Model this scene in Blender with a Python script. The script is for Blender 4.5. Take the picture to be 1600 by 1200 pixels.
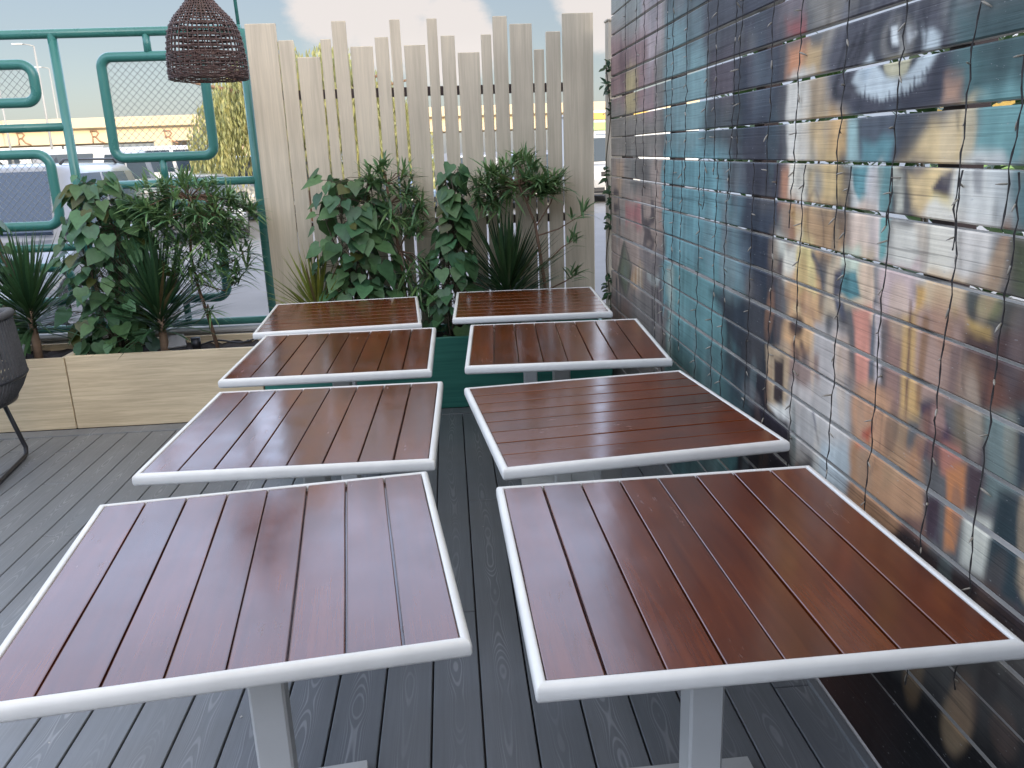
import bpy, math, random
import numpy as np
from mathutils import Vector, Matrix, Euler
R = math.radians
rnd = random.Random(7)

# ------------------------------------------------------------------ camera, sky, sun, exposure
scene = bpy.context.scene
for _o in list(bpy.data.objects):
    bpy.data.objects.remove(_o)
C = scene.collection
CAM_H = 1.6
PITCH, YAW, ROLL = R(15.80), R(3.903), R(-2.041)
FPX = 1290.5                                   # focal length in pixels of a 1600 px wide picture
_f = Vector((math.sin(YAW) * math.cos(PITCH), math.cos(YAW) * math.cos(PITCH), -math.sin(PITCH)))
_r = Vector((math.cos(YAW), -math.sin(YAW), 0)); _u = _r.cross(_f)
CR = math.cos(ROLL) * _r + math.sin(ROLL) * _u
CU = -math.sin(ROLL) * _r + math.cos(ROLL) * _u
cam_d = bpy.data.cameras.new('camera'); cam = bpy.data.objects.new('camera', cam_d); C.objects.link(cam)
cam.matrix_world = Matrix(((CR.x, CU.x, -_f.x, 0), (CR.y, CU.y, -_f.y, 0), (CR.z, CU.z, -_f.z, CAM_H), (0, 0, 0, 1)))
cam_d.sensor_fit = 'HORIZONTAL'; cam_d.sensor_width = 36; cam_d.lens = FPX / 1600 * 36
cam_d.clip_start = 0.05; cam_d.clip_end = 3000
scene.camera = cam

SUN_EL, SUN_AZ = R(15), R(152)                 # azimuth clockwise from +Y: behind the camera, to the right
world = bpy.data.worlds.new('World'); scene.world = world; world.use_nodes = True
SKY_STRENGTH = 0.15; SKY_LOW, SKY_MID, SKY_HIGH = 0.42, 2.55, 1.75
sun_d = bpy.data.lights.new('sun', 'SUN'); sun_d.energy = 2.2; sun_d.angle = R(0.5); sun_d.color = (1.0, 0.86, 0.62)
sun = bpy.data.objects.new('sun', sun_d); C.objects.link(sun)
_sd = Vector((math.sin(SUN_AZ) * math.cos(SUN_EL), math.cos(SUN_AZ) * math.cos(SUN_EL), math.sin(SUN_EL)))
sun.rotation_euler = (-_sd).to_track_quat('-Z', 'Y').to_euler(); sun.location = _sd * 60
scene.view_settings.view_transform = 'Standard'; scene.view_settings.look = 'None'
scene.view_settings.exposure = 0.95; scene.view_settings.gamma = 1

def build_world():
    nt = world.node_tree; N = nt.nodes; L = nt.links; N.clear()
    out = N.new('ShaderNodeOutputWorld'); bg = N.new('ShaderNodeBackground')
    sky = N.new('ShaderNodeTexSky'); sky.sky_type = 'NISHITA'; sky.sun_disc = False
    sky.sun_elevation = SUN_EL; sky.sun_rotation = SUN_AZ
    sky.air_density = 1.0; sky.dust_density = 1.6; sky.ozone_density = 1.2
    tc = N.new('ShaderNodeTexCoord')
    noise = N.new('ShaderNodeTexNoise'); noise.inputs['Scale'].default_value = 10; noise.inputs['Detail'].default_value = 9
    noise.inputs['Roughness'].default_value = 0.62
    mp = N.new('ShaderNodeMapping'); mp.inputs['Scale'].default_value = (1, 1, 1.8)
    L.new(tc.outputs['Generated'], mp.inputs[0]); L.new(mp.outputs[0], noise.inputs['Vector'])
    total = None
    # cloud banks: (azimuth deg, elevation deg, radius deg)
    for az, el, rad in ((-6.3, 8.8, 4.2), (-3, 8.3, 4.6), (.6, 6.9, 4.2), (10.8, 9, 4.6)):
        d = Vector((math.sin(R(az)) * math.cos(R(el)), math.cos(R(az)) * math.cos(R(el)), math.sin(R(el))))
        dot = N.new('ShaderNodeVectorMath'); dot.operation = 'DOT_PRODUCT'
        L.new(tc.outputs['Generated'], dot.inputs[0]); dot.inputs[1].default_value = d
        mr = N.new('ShaderNodeMapRange'); mr.inputs[1].default_value = math.cos(R(rad)); mr.inputs[2].default_value = 1.0
        L.new(dot.outputs['Value'], mr.inputs[0])
        if total is None: total = mr.outputs[0]
        else:
            mx = N.new('ShaderNodeMath'); mx.operation = 'MAXIMUM'; L.new(total, mx.inputs[0]); L.new(mr.outputs[0], mx.inputs[1]); total = mx.outputs[0]
    ma = N.new('ShaderNodeMath'); ma.operation = 'MULTIPLY_ADD'; ma.inputs[1].default_value = 0.75; L.new(total, ma.inputs[0]); L.new(noise.outputs[0], ma.inputs[2])
    ramp = N.new('ShaderNodeMapRange'); ramp.interpolation_type = 'SMOOTHSTEP'
    ramp.inputs[1].default_value = 0.74; ramp.inputs[2].default_value = 1.04; ramp.inputs[4].default_value = 0.9
    L.new(ma.outputs[0], ramp.inputs[0])
    # thin high veil that pales the whole sky
    veil = N.new('ShaderNodeMix'); veil.data_type = 'RGBA'; veil.inputs[0].default_value = 0.45
    veil.inputs[7].default_value = (4.5, 4.75, 5.45, 1)
    L.new(sky.outputs[0], veil.inputs[6])
    mix = N.new('ShaderNodeMix'); mix.data_type = 'RGBA'; mix.inputs[7].default_value = (7.4, 6.8, 6.5, 1)
    L.new(ramp.outputs[0], mix.inputs[0]); L.new(veil.outputs[2], mix.inputs[6])
    # brightness added above the view to lift the shaded terrace, dimmed near the horizon
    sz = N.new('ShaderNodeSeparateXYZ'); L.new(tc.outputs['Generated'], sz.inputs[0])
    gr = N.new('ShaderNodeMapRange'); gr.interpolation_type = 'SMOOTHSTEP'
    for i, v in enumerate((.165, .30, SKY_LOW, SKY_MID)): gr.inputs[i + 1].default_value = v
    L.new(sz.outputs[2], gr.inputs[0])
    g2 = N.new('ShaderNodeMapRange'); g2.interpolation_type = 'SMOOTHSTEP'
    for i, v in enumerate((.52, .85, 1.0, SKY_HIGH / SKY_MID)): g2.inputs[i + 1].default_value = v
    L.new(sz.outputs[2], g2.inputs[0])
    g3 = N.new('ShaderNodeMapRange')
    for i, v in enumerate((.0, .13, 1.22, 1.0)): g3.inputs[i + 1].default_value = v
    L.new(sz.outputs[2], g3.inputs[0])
    g4 = N.new('ShaderNodeMapRange'); g4.interpolation_type = 'SMOOTHSTEP'      # unseen sky behind the camera brightened, added light for surfaces facing it
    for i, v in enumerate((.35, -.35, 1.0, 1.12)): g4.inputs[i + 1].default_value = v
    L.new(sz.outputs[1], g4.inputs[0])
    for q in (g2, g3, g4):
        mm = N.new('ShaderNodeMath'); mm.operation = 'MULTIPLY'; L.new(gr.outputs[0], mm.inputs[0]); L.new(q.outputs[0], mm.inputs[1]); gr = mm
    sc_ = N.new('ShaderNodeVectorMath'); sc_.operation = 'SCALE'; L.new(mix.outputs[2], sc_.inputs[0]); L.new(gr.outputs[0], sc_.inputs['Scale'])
    tf = N.new('ShaderNodeMapRange')                      # warm tint added overhead, offsets the blue light on the terrace
    for i, v in enumerate((.60, .88, 0, 1)): tf.inputs[i + 1].default_value = v
    L.new(sz.outputs[2], tf.inputs[0])
    tm = N.new('ShaderNodeMix'); tm.data_type = 'RGBA'; tm.inputs[6].default_value = (1, 1, 1, 1); tm.inputs[7].default_value = (1.2, 1.03, .78, 1); L.new(tf.outputs[0], tm.inputs[0])
    tb = N.new('ShaderNodeMapRange')
    for i, v in enumerate((.18, .34, 0, 1)): tb.inputs[i + 1].default_value = v
    L.new(sz.outputs[2], tb.inputs[0])
    tk = N.new('ShaderNodeMix'); tk.data_type = 'RGBA'; tk.inputs[6].default_value = (1, 1, 1, 1); tk.inputs[7].default_value = (.96, .975, 1.06, 1); L.new(tb.outputs[0], tk.inputs[0]); L.new(tk.outputs[2], tm.inputs[6])
    t2 = N.new('ShaderNodeVectorMath'); t2.operation = 'MULTIPLY'; L.new(sc_.outputs[0], t2.inputs[0]); L.new(tm.outputs[2], t2.inputs[1])
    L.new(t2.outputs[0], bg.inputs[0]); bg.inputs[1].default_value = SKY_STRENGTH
    L.new(bg.outputs[0], out.inputs[0])
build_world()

# ------------------------------------------------------------------ helpers
def lin(c):
    return tuple((v / 255 / 12.92) if v / 255 <= 0.04045 else (((v / 255) + 0.055) / 1.055) ** 2.4 for v in c)

def tag(o, label=None, cat=None, group=None, kind=None):
    if label: o['label'] = label
    if cat: o['category'] = cat
    if group: o['group'] = group
    if kind: o['kind'] = kind
    return o

def thing(name, label, cat, loc=(0, 0, 0), rz=0, group=None):
    o = bpy.data.objects.new(name, None); C.objects.link(o); o.empty_display_size = 0.2
    o.location = loc; o.rotation_euler = (0, 0, rz)
    return tag(o, label, cat, group)

class MB:
    """collects geometry, then links it as ONE mesh object"""
    def __init__(s): s.v = []; s.f = []; s.sm = []; s.mi = []; s.c = []
    def add(s, vs, fs, smooth=False, mi=0, col=None):
        b = len(s.v); s.v.extend([tuple(p) for p in vs])
        for f in fs: s.f.append(tuple(i + b for i in f)); s.sm.append(smooth); s.mi.append(mi)
        s.c.extend([col or (1, 1, 1)] * len(vs))
        return s
    def box(s, c, d, rz=0, ch=0.0, mi=0, rot=None, col=None):
        x, y, z = d[0] / 2, d[1] / 2, d[2] / 2
        m = rot if rot is not None else Matrix.Rotation(rz, 3, 'Z')
        c = Vector(c)
        if ch <= 0:
            vs = [(sx * x, sy * y, sz * z) for sx in (-1, 1) for sy in (-1, 1) for sz in (-1, 1)]
            fs = [(0, 1, 3, 2), (4, 6, 7, 5), (0, 4, 5, 1), (2, 3, 7, 6), (0, 2, 6, 4), (1, 5, 7, 3)]
        else:
            k = min(ch, x * .9, y * .9, z * .9); vs = []; idx = {}
            for sx in (-1, 1):
                for sy in (-1, 1):
                    for sz in (-1, 1):
                        for a in range(3):
                            p = [sx * x, sy * y, sz * z]
                            for b in range(3):
                                if b != a: p[b] -= (sx, sy, sz)[b] * k
                            idx[(sx, sy, sz, a)] = len(vs); vs.append(p)
            I = idx; fs = []
            for sg in (-1, 1):
                q = [I[(sg, a, b, 0)] for a, b in ((-1, -1), (1, -1), (1, 1), (-1, 1))]; fs.append(q if sg > 0 else q[::-1])
                q = [I[(a, sg, b, 1)] for a, b in ((-1, -1), (1, -1), (1, 1), (-1, 1))]; fs.append(q if sg < 0 else q[::-1])
                q = [I[(a, b, sg, 2)] for a, b in ((-1, -1), (1, -1), (1, 1), (-1, 1))]; fs.append(q if sg > 0 else q[::-1])
            for a in (-1, 1):
                for b in (-1, 1):
                    fs.append([I[(a, b, -1, 0)], I[(a, b, 1, 0)], I[(a, b, 1, 1)], I[(a, b, -1, 1)]])
                    fs.append([I[(a, -1, b, 0)], I[(a, 1, b, 0)], I[(a, 1, b, 2)], I[(a, -1, b, 2)]])
                    fs.append([I[(-1, a, b, 1)], I[(1, a, b, 1)], I[(1, a, b, 2)], I[(-1, a, b, 2)]])
                    for d_ in (-1, 1): fs.append([I[(a, b, d_, 0)], I[(a, b, d_, 1)], I[(a, b, d_, 2)]])
        return s.add([m @ Vector(p) + c for p in vs], fs, False, mi, col)
    def tube(s, pts, r, n=8, closed=False, cap=True, mi=0, col=None, up=None):
        pts = [Vector(p) for p in pts]; k = len(pts); rs = r if isinstance(r, (list, tuple)) else [r] * k
        vs = []; prev = None
        for i, p in enumerate(pts):
            if closed: t = pts[(i + 1) % k] - pts[i - 1]
            else: t = pts[min(i + 1, k - 1)] - pts[max(i - 1, 0)]
            t = t.normalized() if t.length > 1e-9 else Vector((0, 0, 1))
            if prev is None:
                a = Vector((0, 0, 1)) if abs(t.z) < .9 else Vector((1, 0, 0))
                u = t.cross(a).normalized()
            else:
                u = prev - t * prev.dot(t); u = u.normalized() if u.length > 1e-6 else t.orthogonal().normalized()
            prev = u; w = t.cross(u)
            for j in range(n):
                a = 2 * math.pi * j / n; vs.append(p + (u * math.cos(a) + w * math.sin(a)) * rs[i])
        fs = []
        for i in range(k if closed else k - 1):
            i2 = (i + 1) % k
            for j in range(n): fs.append((i * n + j, i * n + (j + 1) % n, i2 * n + (j + 1) % n, i2 * n + j))
        if cap and not closed: fs.append(tuple(range(n))[::-1]); fs.append(tuple((k - 1) * n + j for j in range(n)))
        return s.add(vs, fs, True, mi, col)
    def build(s, name, mats, parent=None, world=True, label=None):
        me = bpy.data.meshes.new(name); me.from_pydata(s.v, [], s.f)
        me.polygons.foreach_set('use_smooth', s.sm)
        if not isinstance(mats, (list, tuple)): mats = [mats]
        for m in mats: me.materials.append(m)
        me.polygons.foreach_set('material_index', s.mi)
        ca = me.color_attributes.new('tint', 'FLOAT_COLOR', 'POINT')
        ca.data.foreach_set('color', np.array([(c[0], c[1], c[2], 1) for c in s.c], dtype=np.float32).ravel())
        me.update()
        o = bpy.data.objects.new(name, me); C.objects.link(o)
        if parent is not None:
            o.parent = parent
            if world:
                q = parent; off = Vector((0, 0, 0))
                while q is not None: off += q.location; q = q.parent
                o.location = -off
        if label: o['label'] = label
        return o

def copy_tree(o, parent=None):
    c = o.copy(); C.objects.link(c)
    if parent is not None: c.parent = parent
    for ch in list(o.children): copy_tree(ch, c)
    return c

# ------------------------------------------------------------------ materials
class NT:
    def __init__(s, name):
        s.m = bpy.data.materials.new(name); s.m.use_nodes = True; s.t = s.m.node_tree; s.N = s.t.nodes; s.L = s.t.links
        s.b = s.N['Principled BSDF']
    def n(s, t, **k):
        x = s.N.new('ShaderNode' + t)
        for a, v in k.items():
            if a.startswith('i_'):
                key = a[2:]; key = int(key) if key.isdigit() else key.replace('_', ' '); sock = x.inputs[key]
                if hasattr(v, 'is_linked') or isinstance(v, bpy.types.NodeSocket): s.L.new(v, sock)
                else: sock.default_value = v
            else: setattr(x, a, v)
        return x
    def math(s, op, a, b=None, c=None, clamp=False):
        x = s.N.new('ShaderNodeMath'); x.operation = op; x.use_clamp = clamp
        for i, v in enumerate((a, b, c)):
            if v is None: continue
            if isinstance(v, bpy.types.NodeSocket): s.L.new(v, x.inputs[i])
            else: x.inputs[i].default_value = v
        return x.outputs[0]
    def noise(s, vec, scale, detail=4, rough=.5, dist=0):
        x = s.n('TexNoise'); x.inputs['Scale'].default_value = scale; x.inputs['Detail'].default_value = detail
        x.inputs['Roughness'].default_value = rough; x.inputs['Distortion'].default_value = dist
        if vec is not None: s.L.new(vec, x.inputs['Vector'])
        return x.outputs[0]
    def scaled(s, vec, sc, loc=(0, 0, 0)):
        x = s.n('Mapping'); x.inputs['Scale'].default_value = sc; x.inputs['Location'].default_value = loc; s.L.new(vec, x.inputs[0]); return x.outputs[0]
    def mix(s, fac, a, b, bt='MIX'):
        x = s.n('Mix', data_type='RGBA', blend_type=bt)
        for i, v in ((0, fac), (6, a), (7, b)):
            if isinstance(v, bpy.types.NodeSocket): s.L.new(v, x.inputs[i])
            elif isinstance(v, (tuple, list)): x.inputs[i].default_value = (*v[:3], 1)
            else: x.inputs[i].default_value = v
        return x.outputs[2]
    def rng(s, v, a, b, c=0, d=1, smooth=False):
        x = s.n('MapRange'); s.L.new(v, x.inputs[0])
        for i, q in enumerate((a, b, c, d)): x.inputs[i + 1].default_value = q
        if smooth: x.interpolation_type = 'SMOOTHSTEP'
        return x.outputs[0]
    def set(s, **k):
        for a, v in k.items():
            key = {'color': 'Base Color', 'rough': 'Roughness', 'metal': 'Metallic', 'spec': 'Specular IOR Level', 'ior': 'IOR', 'coat': 'Coat Weight', 'coatr': 'Coat Roughness', 'coatior': 'Coat IOR', 'normal': 'Normal', 'trans': 'Transmission Weight', 'alpha': 'Alpha', 'em': 'Emission Color', 'es': 'Emission Strength', 'coatn': 'Coat Normal'}[a]
            if isinstance(v, bpy.types.NodeSocket): s.L.new(v, s.b.inputs[key])
            elif isinstance(v, (tuple, list)): s.b.inputs[key].default_value = (*v[:3], 1)
            else: s.b.inputs[key].default_value = v
    def bump(s, h, strength=.2, dist=.01):
        x = s.n('Bump'); x.inputs['Strength'].default_value = strength; x.inputs['Distance'].default_value = dist; s.L.new(h, x.inputs['Height']); return x.outputs[0]

def plain(name, col, rough=.5, var=.12, scale=6, spec=.5, metal=0, bump=0, bscale=60, stretch=(1, 1, 1)):
    t = NT(name); oc = t.n('TexCoord').outputs['Object']; v = t.scaled(oc, stretch)
    nz = t.noise(v, scale, 5, .6)
    k = t.rng(nz, .25, .75, 1 - var, 1 + var)
    c = t.n('Mix', data_type='RGBA', blend_type='MULTIPLY'); c.inputs[0].default_value = 1; c.inputs[6].default_value = (*col, 1)
    cb = t.n('CombineColor'); [t.L.new(k, cb.inputs[i]) for i in range(3)]
    t.L.new(cb.outputs[0], c.inputs[7])
    t.set(color=c.outputs[2], spec=spec, metal=metal)
    t.set(rough=t.rng(nz, .2, .8, max(.02, rough - .08), min(1, rough + .08)))
    if bump: t.set(normal=t.bump(t.noise(v, bscale, 4), bump, .004))
    return t.m

def wood(name, light, dark, axis=2, rough=.55, scale=1.0, spec=.4, contrast=1.0):
    """painted / stained timber with grain along one axis"""
    t = NT(name); oc = t.n('TexCoord').outputs['Object']
    oi = t.n('ObjectInfo').outputs['Random']
    st = [14, 14, 14]; st[axis] = .55
    v = t.scaled(oc, st)
    off = t.n('VectorMath', operation='ADD'); t.L.new(v, off.inputs[0])
    cb = t.n('CombineXYZ'); m9 = t.math('MULTIPLY', oi, 37.0); [t.L.new(m9, cb.inputs[i]) for i in range(3)]; t.L.new(cb.outputs[0], off.inputs[1])
    g1 = t.noise(off.outputs[0], 2.2 * scale, 6, .62, .5); g2 = t.noise(off.outputs[0], 11 * scale, 4, .6)
    g = t.math('ADD', t.math('MULTIPLY', g1, .65), t.math('MULTIPLY', g2, .35))
    fac = t.rng(g, .5 - .16 / contrast, .5 + .16 / contrast, 0, 1, True)
    col = t.mix(fac, dark, light)
    big = t.noise(oc, 1.7, 3); hs = t.n('HueSaturation'); t.L.new(col, hs.inputs['Color']); t.L.new(t.rng(big, .3, .7, .9, 1.08), hs.inputs['Value'])
    t.set(color=hs.outputs[0], rough=rough, spec=spec, normal=t.bump(g, .25, .003))
    return t.m

def leafmat(name, back=0.25):
    t = NT(name); at = t.n('VertexColor', layer_name='tint').outputs[0]
    oc = t.n('TexCoord').outputs['Object']; nz = t.noise(oc, 40, 3)
    hs = t.n('HueSaturation'); t.L.new(at, hs.inputs['Color']); t.L.new(t.rng(nz, .3, .7, .85, 1.15), hs.inputs['Value'])
    t.set(color=hs.outputs[0], rough=.42, spec=.45)
    tr = t.n('BsdfTranslucent'); t.L.new(hs.outputs[0], tr.inputs[0])
    mx = t.n('MixShader'); mx.inputs[0].default_value = back
    t.L.new(t.b.outputs[0], mx.inputs[1]); t.L.new(tr.outputs[0], mx.inputs[2])
    t.L.new(mx.outputs[0], t.N['Material Output'].inputs[0])
    return t.m

def deckmat():
    t = NT('composite_decking'); oc = t.n('TexCoord').outputs['Object']
    sp = t.n('SeparateXYZ'); t.L.new(oc, sp.inputs[0]); x, y = sp.outputs[0], sp.outputs[1]
    q = t.math('DIVIDE', t.math('ADD', x, -0.0205 + 14.8), 0.148)
    bid = t.math('FLOOR', q); fx = t.math('SUBTRACT', t.math('FRACT', q), .5)
    wn = t.n('TexWhiteNoise', noise_dimensions='1D'); t.L.new(bid, wn.inputs['W']); rb = wn.outputs['Value']
    cv = t.n('CombineXYZ'); t.L.new(t.math('MULTIPLY', fx, .16), cv.inputs[0]); t.L.new(t.math('ADD', y, t.math('MULTIPLY', rb, 31.0)), cv.inputs[1]); t.L.new(t.math('MULTIPLY', bid, 3.7), cv.inputs[2])
    wob = t.noise(cv.outputs[0], 1.7, 2, .45); slow = t.noise(cv.outputs[0], 1.1, 1, .5)
    fx2 = t.math('ADD', fx, t.math('MULTIPLY', t.math('SUBTRACT', slow, .5), .38))
    ring = t.math('MULTIPLY', t.math('MULTIPLY', fx2, fx2), 34.0)
    ph = t.math('ADD', t.math('ADD', ring, t.math('MULTIPLY', wob, 11.5)), t.math('MULTIPLY', y, 1.4))
    sn = t.math('SINE', t.math('MULTIPLY', ph, 12.0))
    line = t.rng(sn, .1, 1.0, 0, 1, True)
    mask = t.rng(t.math('ABSOLUTE', fx2), .3, .05, .12, 1, True)
    amp = t.rng(t.noise(cv.outputs[0], 2.1, 2), .38, .62, .25, 1, True)
    fine = t.noise(t.scaled(oc, (90, 3, 1)), 1, 4, .6)
    g = t.math('MULTIPLY', t.math('MULTIPLY', line, mask), amp)
    base = t.mix(rb, (.145, .156, .165), (.178, .186, .192))
    col = t.mix(t.math('MULTIPLY', g, .85), base, (.30, .31, .315))
    col = t.mix(t.rng(fine, .35, .7, 0, .22), col, (.05, .055, .06))
    dirt = t.noise(oc, 1.8, 6, .62); col = t.mix(t.rng(dirt, .42, .75, 0, .35), col, (.155, .15, .14))
    rough = t.rng(dirt, .3, .7, .30, .5)
    t.set(color=col, rough=rough, spec=.5, normal=t.bump(t.math('ADD', g, t.math('MULTIPLY', fine, .5)), .22, .002))
    return t.m

def tablewood():
    t = NT('varnished_hardwood'); oc = t.n('TexCoord').outputs['Object']; at = t.n('VertexColor', layer_name='tint').outputs[0]
    sep = t.n('SeparateColor'); t.L.new(at, sep.inputs[0])
    off = t.n('CombineXYZ'); t.L.new(t.math('MULTIPLY', sep.outputs[0], 13.0), off.inputs[0]); t.L.new(t.math('MULTIPLY', sep.outputs[1], 9.0), off.inputs[1])
    oi = t.n('ObjectInfo').outputs['Random']; t.L.new(t.math('MULTIPLY', oi, 19.0), off.inputs[2])
    ad = t.n('VectorMath', operation='ADD'); t.L.new(oc, ad.inputs[0]); t.L.new(off.outputs[0], ad.inputs[1])
    v = t.scaled(ad.outputs[0], (24, 1.1, 1))
    g1 = t.noise(v, 1.4, 7, .65, .8); g2 = t.noise(v, 7, 4, .6)
    g = t.math('ADD', t.math('MULTIPLY', g1, .6), t.math('MULTIPLY', g2, .4))
    c = t.mix(t.rng(g, .36, .64, 0, 1, True), (.078, .0165, .0036), (.116, .0268, .0056))
    big = t.noise(ad.outputs[0], 3.0, 3); hs = t.n('HueSaturation'); t.L.new(c, hs.inputs['Color'])
    val = t.math('MULTIPLY', t.rng(big, .3, .7, .8, 1.2), t.rng(sep.outputs[0], 0, 1, .86, 1.15)); t.L.new(val, hs.inputs['Value'])
    sc1 = t.noise(t.scaled(ad.outputs[0], (40, 5, 1)), 2.0, 3, .7); sc2 = t.noise(ad.outputs[0], 2.6, 3)
    scuff = t.math('MULTIPLY', t.rng(sc1, .60, .70, 0, 1, True), t.rng(sc2, .5, .66, 0, 1, True))
    wave = t.noise(t.scaled(ad.outputs[0], (3, 1.6, 1)), 2.2, 3, .5)
    h = wave
    t.set(color=t.mix(t.math('MULTIPLY', scuff, .22), hs.outputs[0], (.20, .15, .12)), rough=t.math('ADD', t.rng(t.noise(ad.outputs[0], 7, 4), .3, .7, .15, .23), t.math('MULTIPLY', scuff, .15)), ior=1.74, spec=.5,
          normal=t.bump(h, .22, .004))
    return t.m

def muralmat():
    t = NT('painted_mural'); oc = t.n('TexCoord').outputs['Object']; at = t.n('VertexColor', layer_name='tint').outputs[0]
    v = t.scaled(oc, (1, .75, 62))
    g = t.noise(v, 1.5, 4, .55, 1.2); g2 = t.noise(t.scaled(oc, (1, 2.5, 150)), 1, 3)
    ln = t.rng(g, .40, .33, 0, .5, True)
    col = t.mix(ln, at, t.mix(.75, at, (.02, .02, .025)))
    col = t.mix(t.rng(g2, .35, .7, 0, .18), col, (.04, .04, .045))
    sc = t.noise(t.scaled(oc, (1, 60, 160)), 1, 2, .5)
    col = t.mix(t.rng(sc, .70, .74, 0, .45), col, (.42, .42, .40))
    cl = t.noise(oc, 6, 5, .65); hs = t.n('HueSaturation'); t.L.new(col, hs.inputs['Color']); t.L.new(t.rng(cl, .3, .7, .84, 1.14), hs.inputs['Value'])
    t.set(color=hs.outputs[0], rough=.55, spec=.12, normal=t.bump(g, .5, .003))
    return t.m

M = {}
M['deck'] = deckmat(); M['table'] = tablewood(); M['mural'] = muralmat(); M['leaf'] = leafmat('leaf'); M['tree_leaf'] = leafmat('sunlit_leaf', .4)
M['white'] = plain('white_enamel', (.65, .64, .60), .42, .1, 5, bump=.08, bscale=30)
M['pole'] = plain('grey_white_steel', (.50, .50, .475), .42, .05, 5)
M['under'] = plain('dark_underside', (.02, .012, .01), .6)
M['fence'] = wood('pale_fence_board', (.60, .51, .37), (.47, .40, .29), 2, .5, .8)
M['planter'] = wood('pale_planter_board', (.70, .57, .37), (.50, .395, .245), 0, .55, 1.1)
M['green'] = wood('green_stained_board', (.050, .235, .175), (.03, .165, .125), 0, .42, 1)
M['teal'] = plain('teal_gloss_paint', (.042, .170, .142), .3, .06, 4, .5)
M['raw'] = plain('raw_board_edge', (.36, .345, .31), .65, .2, 20, stretch=(1, .3, 3))
M['brown'] = plain('dark_brown_batten', (.05, .03, .025), .6)
M['cream'] = plain('cream_painted_post', (.42, .37, .29), .55, .08)
M['wire'] = plain('galvanised_wire', (.22, .235, .23), .5, .05, metal=.2)
M['cable'] = plain('brown_black_cable', (.034, .03, .028), .5, .1)
M['bulb'] = plain('clear_bulb_plastic', (.27, .24, .19), .3, .05)
M['soil'] = plain('dark_soil', (.022, .015, .011), .95, .5, 30, bump=.8, bscale=40)
M['bark'] = plain('young_bark', (.17, .10, .06), .8, .3, 30, bump=.5, stretch=(1, 1, .3))
M['stem'] = plain('green_brown_stem', (.07, .055, .032), .7, .25, 30)
M['trunk'] = plain('ringed_trunk', (.20, .13, .078), .75, .25, 40, bump=.6, stretch=(.2, .2, 1))
M['rope'] = plain('charcoal_rope', (.075, .072, .07), .8, .25, 60, bump=.5, bscale=300)
M['dark_metal'] = plain('charcoal_metal', (.018, .018, .022), .4, .1)
M['rattan'] = plain('dark_rattan', (.075, .040, .030), .6, .35, 60)
M['asphalt'] = plain('pale_asphalt', (.19, .19, .195), .9, .16, 1.2, bump=.3, bscale=80)
M['kerb'] = plain('concrete', (.33, .325, .31), .85, .14, 4, bump=.2)
M['line'] = plain('road_paint', (.7, .7, .68), .7)
M['bridge'] = plain('cream_concrete', (.58, .47, .30), .8, .05, .2)
M['emblem'] = plain('red_brown_paint', (.30, .17, .10), .7)
M['bldg'] = plain('rendered_wall', (.62, .60, .56), .8, .08, 1)
M['black'] = plain('black_plastic', (.015, .015, .017), .45, .1)
M['lampgrey'] = plain('grey_cast_metal', (.28, .28, .27), .5, .08)
M['tyre'] = plain('tyre_rubber', (.018, .018, .018), .8)
M['chrome'] = plain('bright_metal', (.6, .6, .62), .25, .03, metal=.9)
M['lamp_glass'] = plain('headlamp_glass', (.7, .72, .74), .12, .04)
M['red_glass'] = plain('red_lamp', (.4, .02, .02), .2)
M['plate'] = plain('number_plate', (.7, .68, .6), .5)
def carpaint(name, c, metal=.0):
    t = NT(name); t.set(color=c, rough=.35, metal=metal, coat=.8, coatr=.06); return t.m
def glassmat(name, c):
    t = NT(name); t.set(color=c, rough=.06, spec=.8); return t.m
M['glass'] = glassmat('dark_car_glass', (.035, .05, .065)); M['glass_b'] = glassmat('blue_car_glass', (.03, .06, .11))

# ------------------------------------------------------------------ ground, deck, parking
WALL_X = 1.052
mb = MB(); mb.add([(-900, -200, -.12), (900, -200, -.12), (900, 1600, -.12), (-900, 1600, -.12)], [(0, 1, 2, 3)])
tag(mb.build('parking_ground', M['asphalt']), kind='structure')
mb = MB()
for k in range(9):                               # bay markings in front of the parked row
    mb.box((-13 + k * 2.7, 27.2, -.114), (.1, 5, .004))
tag(mb.build('parking_lines', M['line']), kind='structure')

mb = MB(); k0, k1 = -38, 7
for k in range(k0, k1):
    xa = .0205 + .148 * k; xb = xa + .148
    if xb > WALL_X + .02: xb = WALL_X - .04
    a, b = xa + .0028, xb - .0028
    ends = [-2.3]; y = -2.3 + rnd.uniform(.5, 2.8)
    if k == -1: y = 2.66
    if k == -13: y = 3.55
    if k == -11: y = 3.58
    while y < 4.8: ends.append(y); y += 2.9 + rnd.uniform(-.6, .6)
    ends.append(5.012)
    for p, q in zip(ends[:-1], ends[1:]):
        mb.box(((a + b) / 2, (p + q) / 2, -.0125), (b - a, q - p - .005, .025), ch=.0025)
mb.box((-2.3, 5.082, -.011), (6.6, .122, .025), ch=.003)             # border board along the planters
mb.box((WALL_X - .019, 1.4, -.004), (.03, 7.2, .024), ch=.004)       # edge strip at the mural wall
tag(mb.build('deck', M['deck']), kind='structure')
mb = MB(); drnd = random.Random(5)
for _ in range(70):
    p = Vector((drnd.uniform(-3.2, 1.0), drnd.uniform(1.2, 4.9), .0015)); r_ = drnd.uniform(.0015, .005); a = drnd.uniform(0, 6)
    mb.add([p + Vector((math.cos(a + k * 1.6) * r_ * (1 + k % 2), math.sin(a + k * 1.6) * r_, .0006 * k)) for k in range(4)], [(0, 1, 2, 3)])
tag(mb.build('crumbs', M['raw']), 'pale crumbs and bits of dry leaf scattered on the grey decking', 'debris', kind='stuff')
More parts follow.
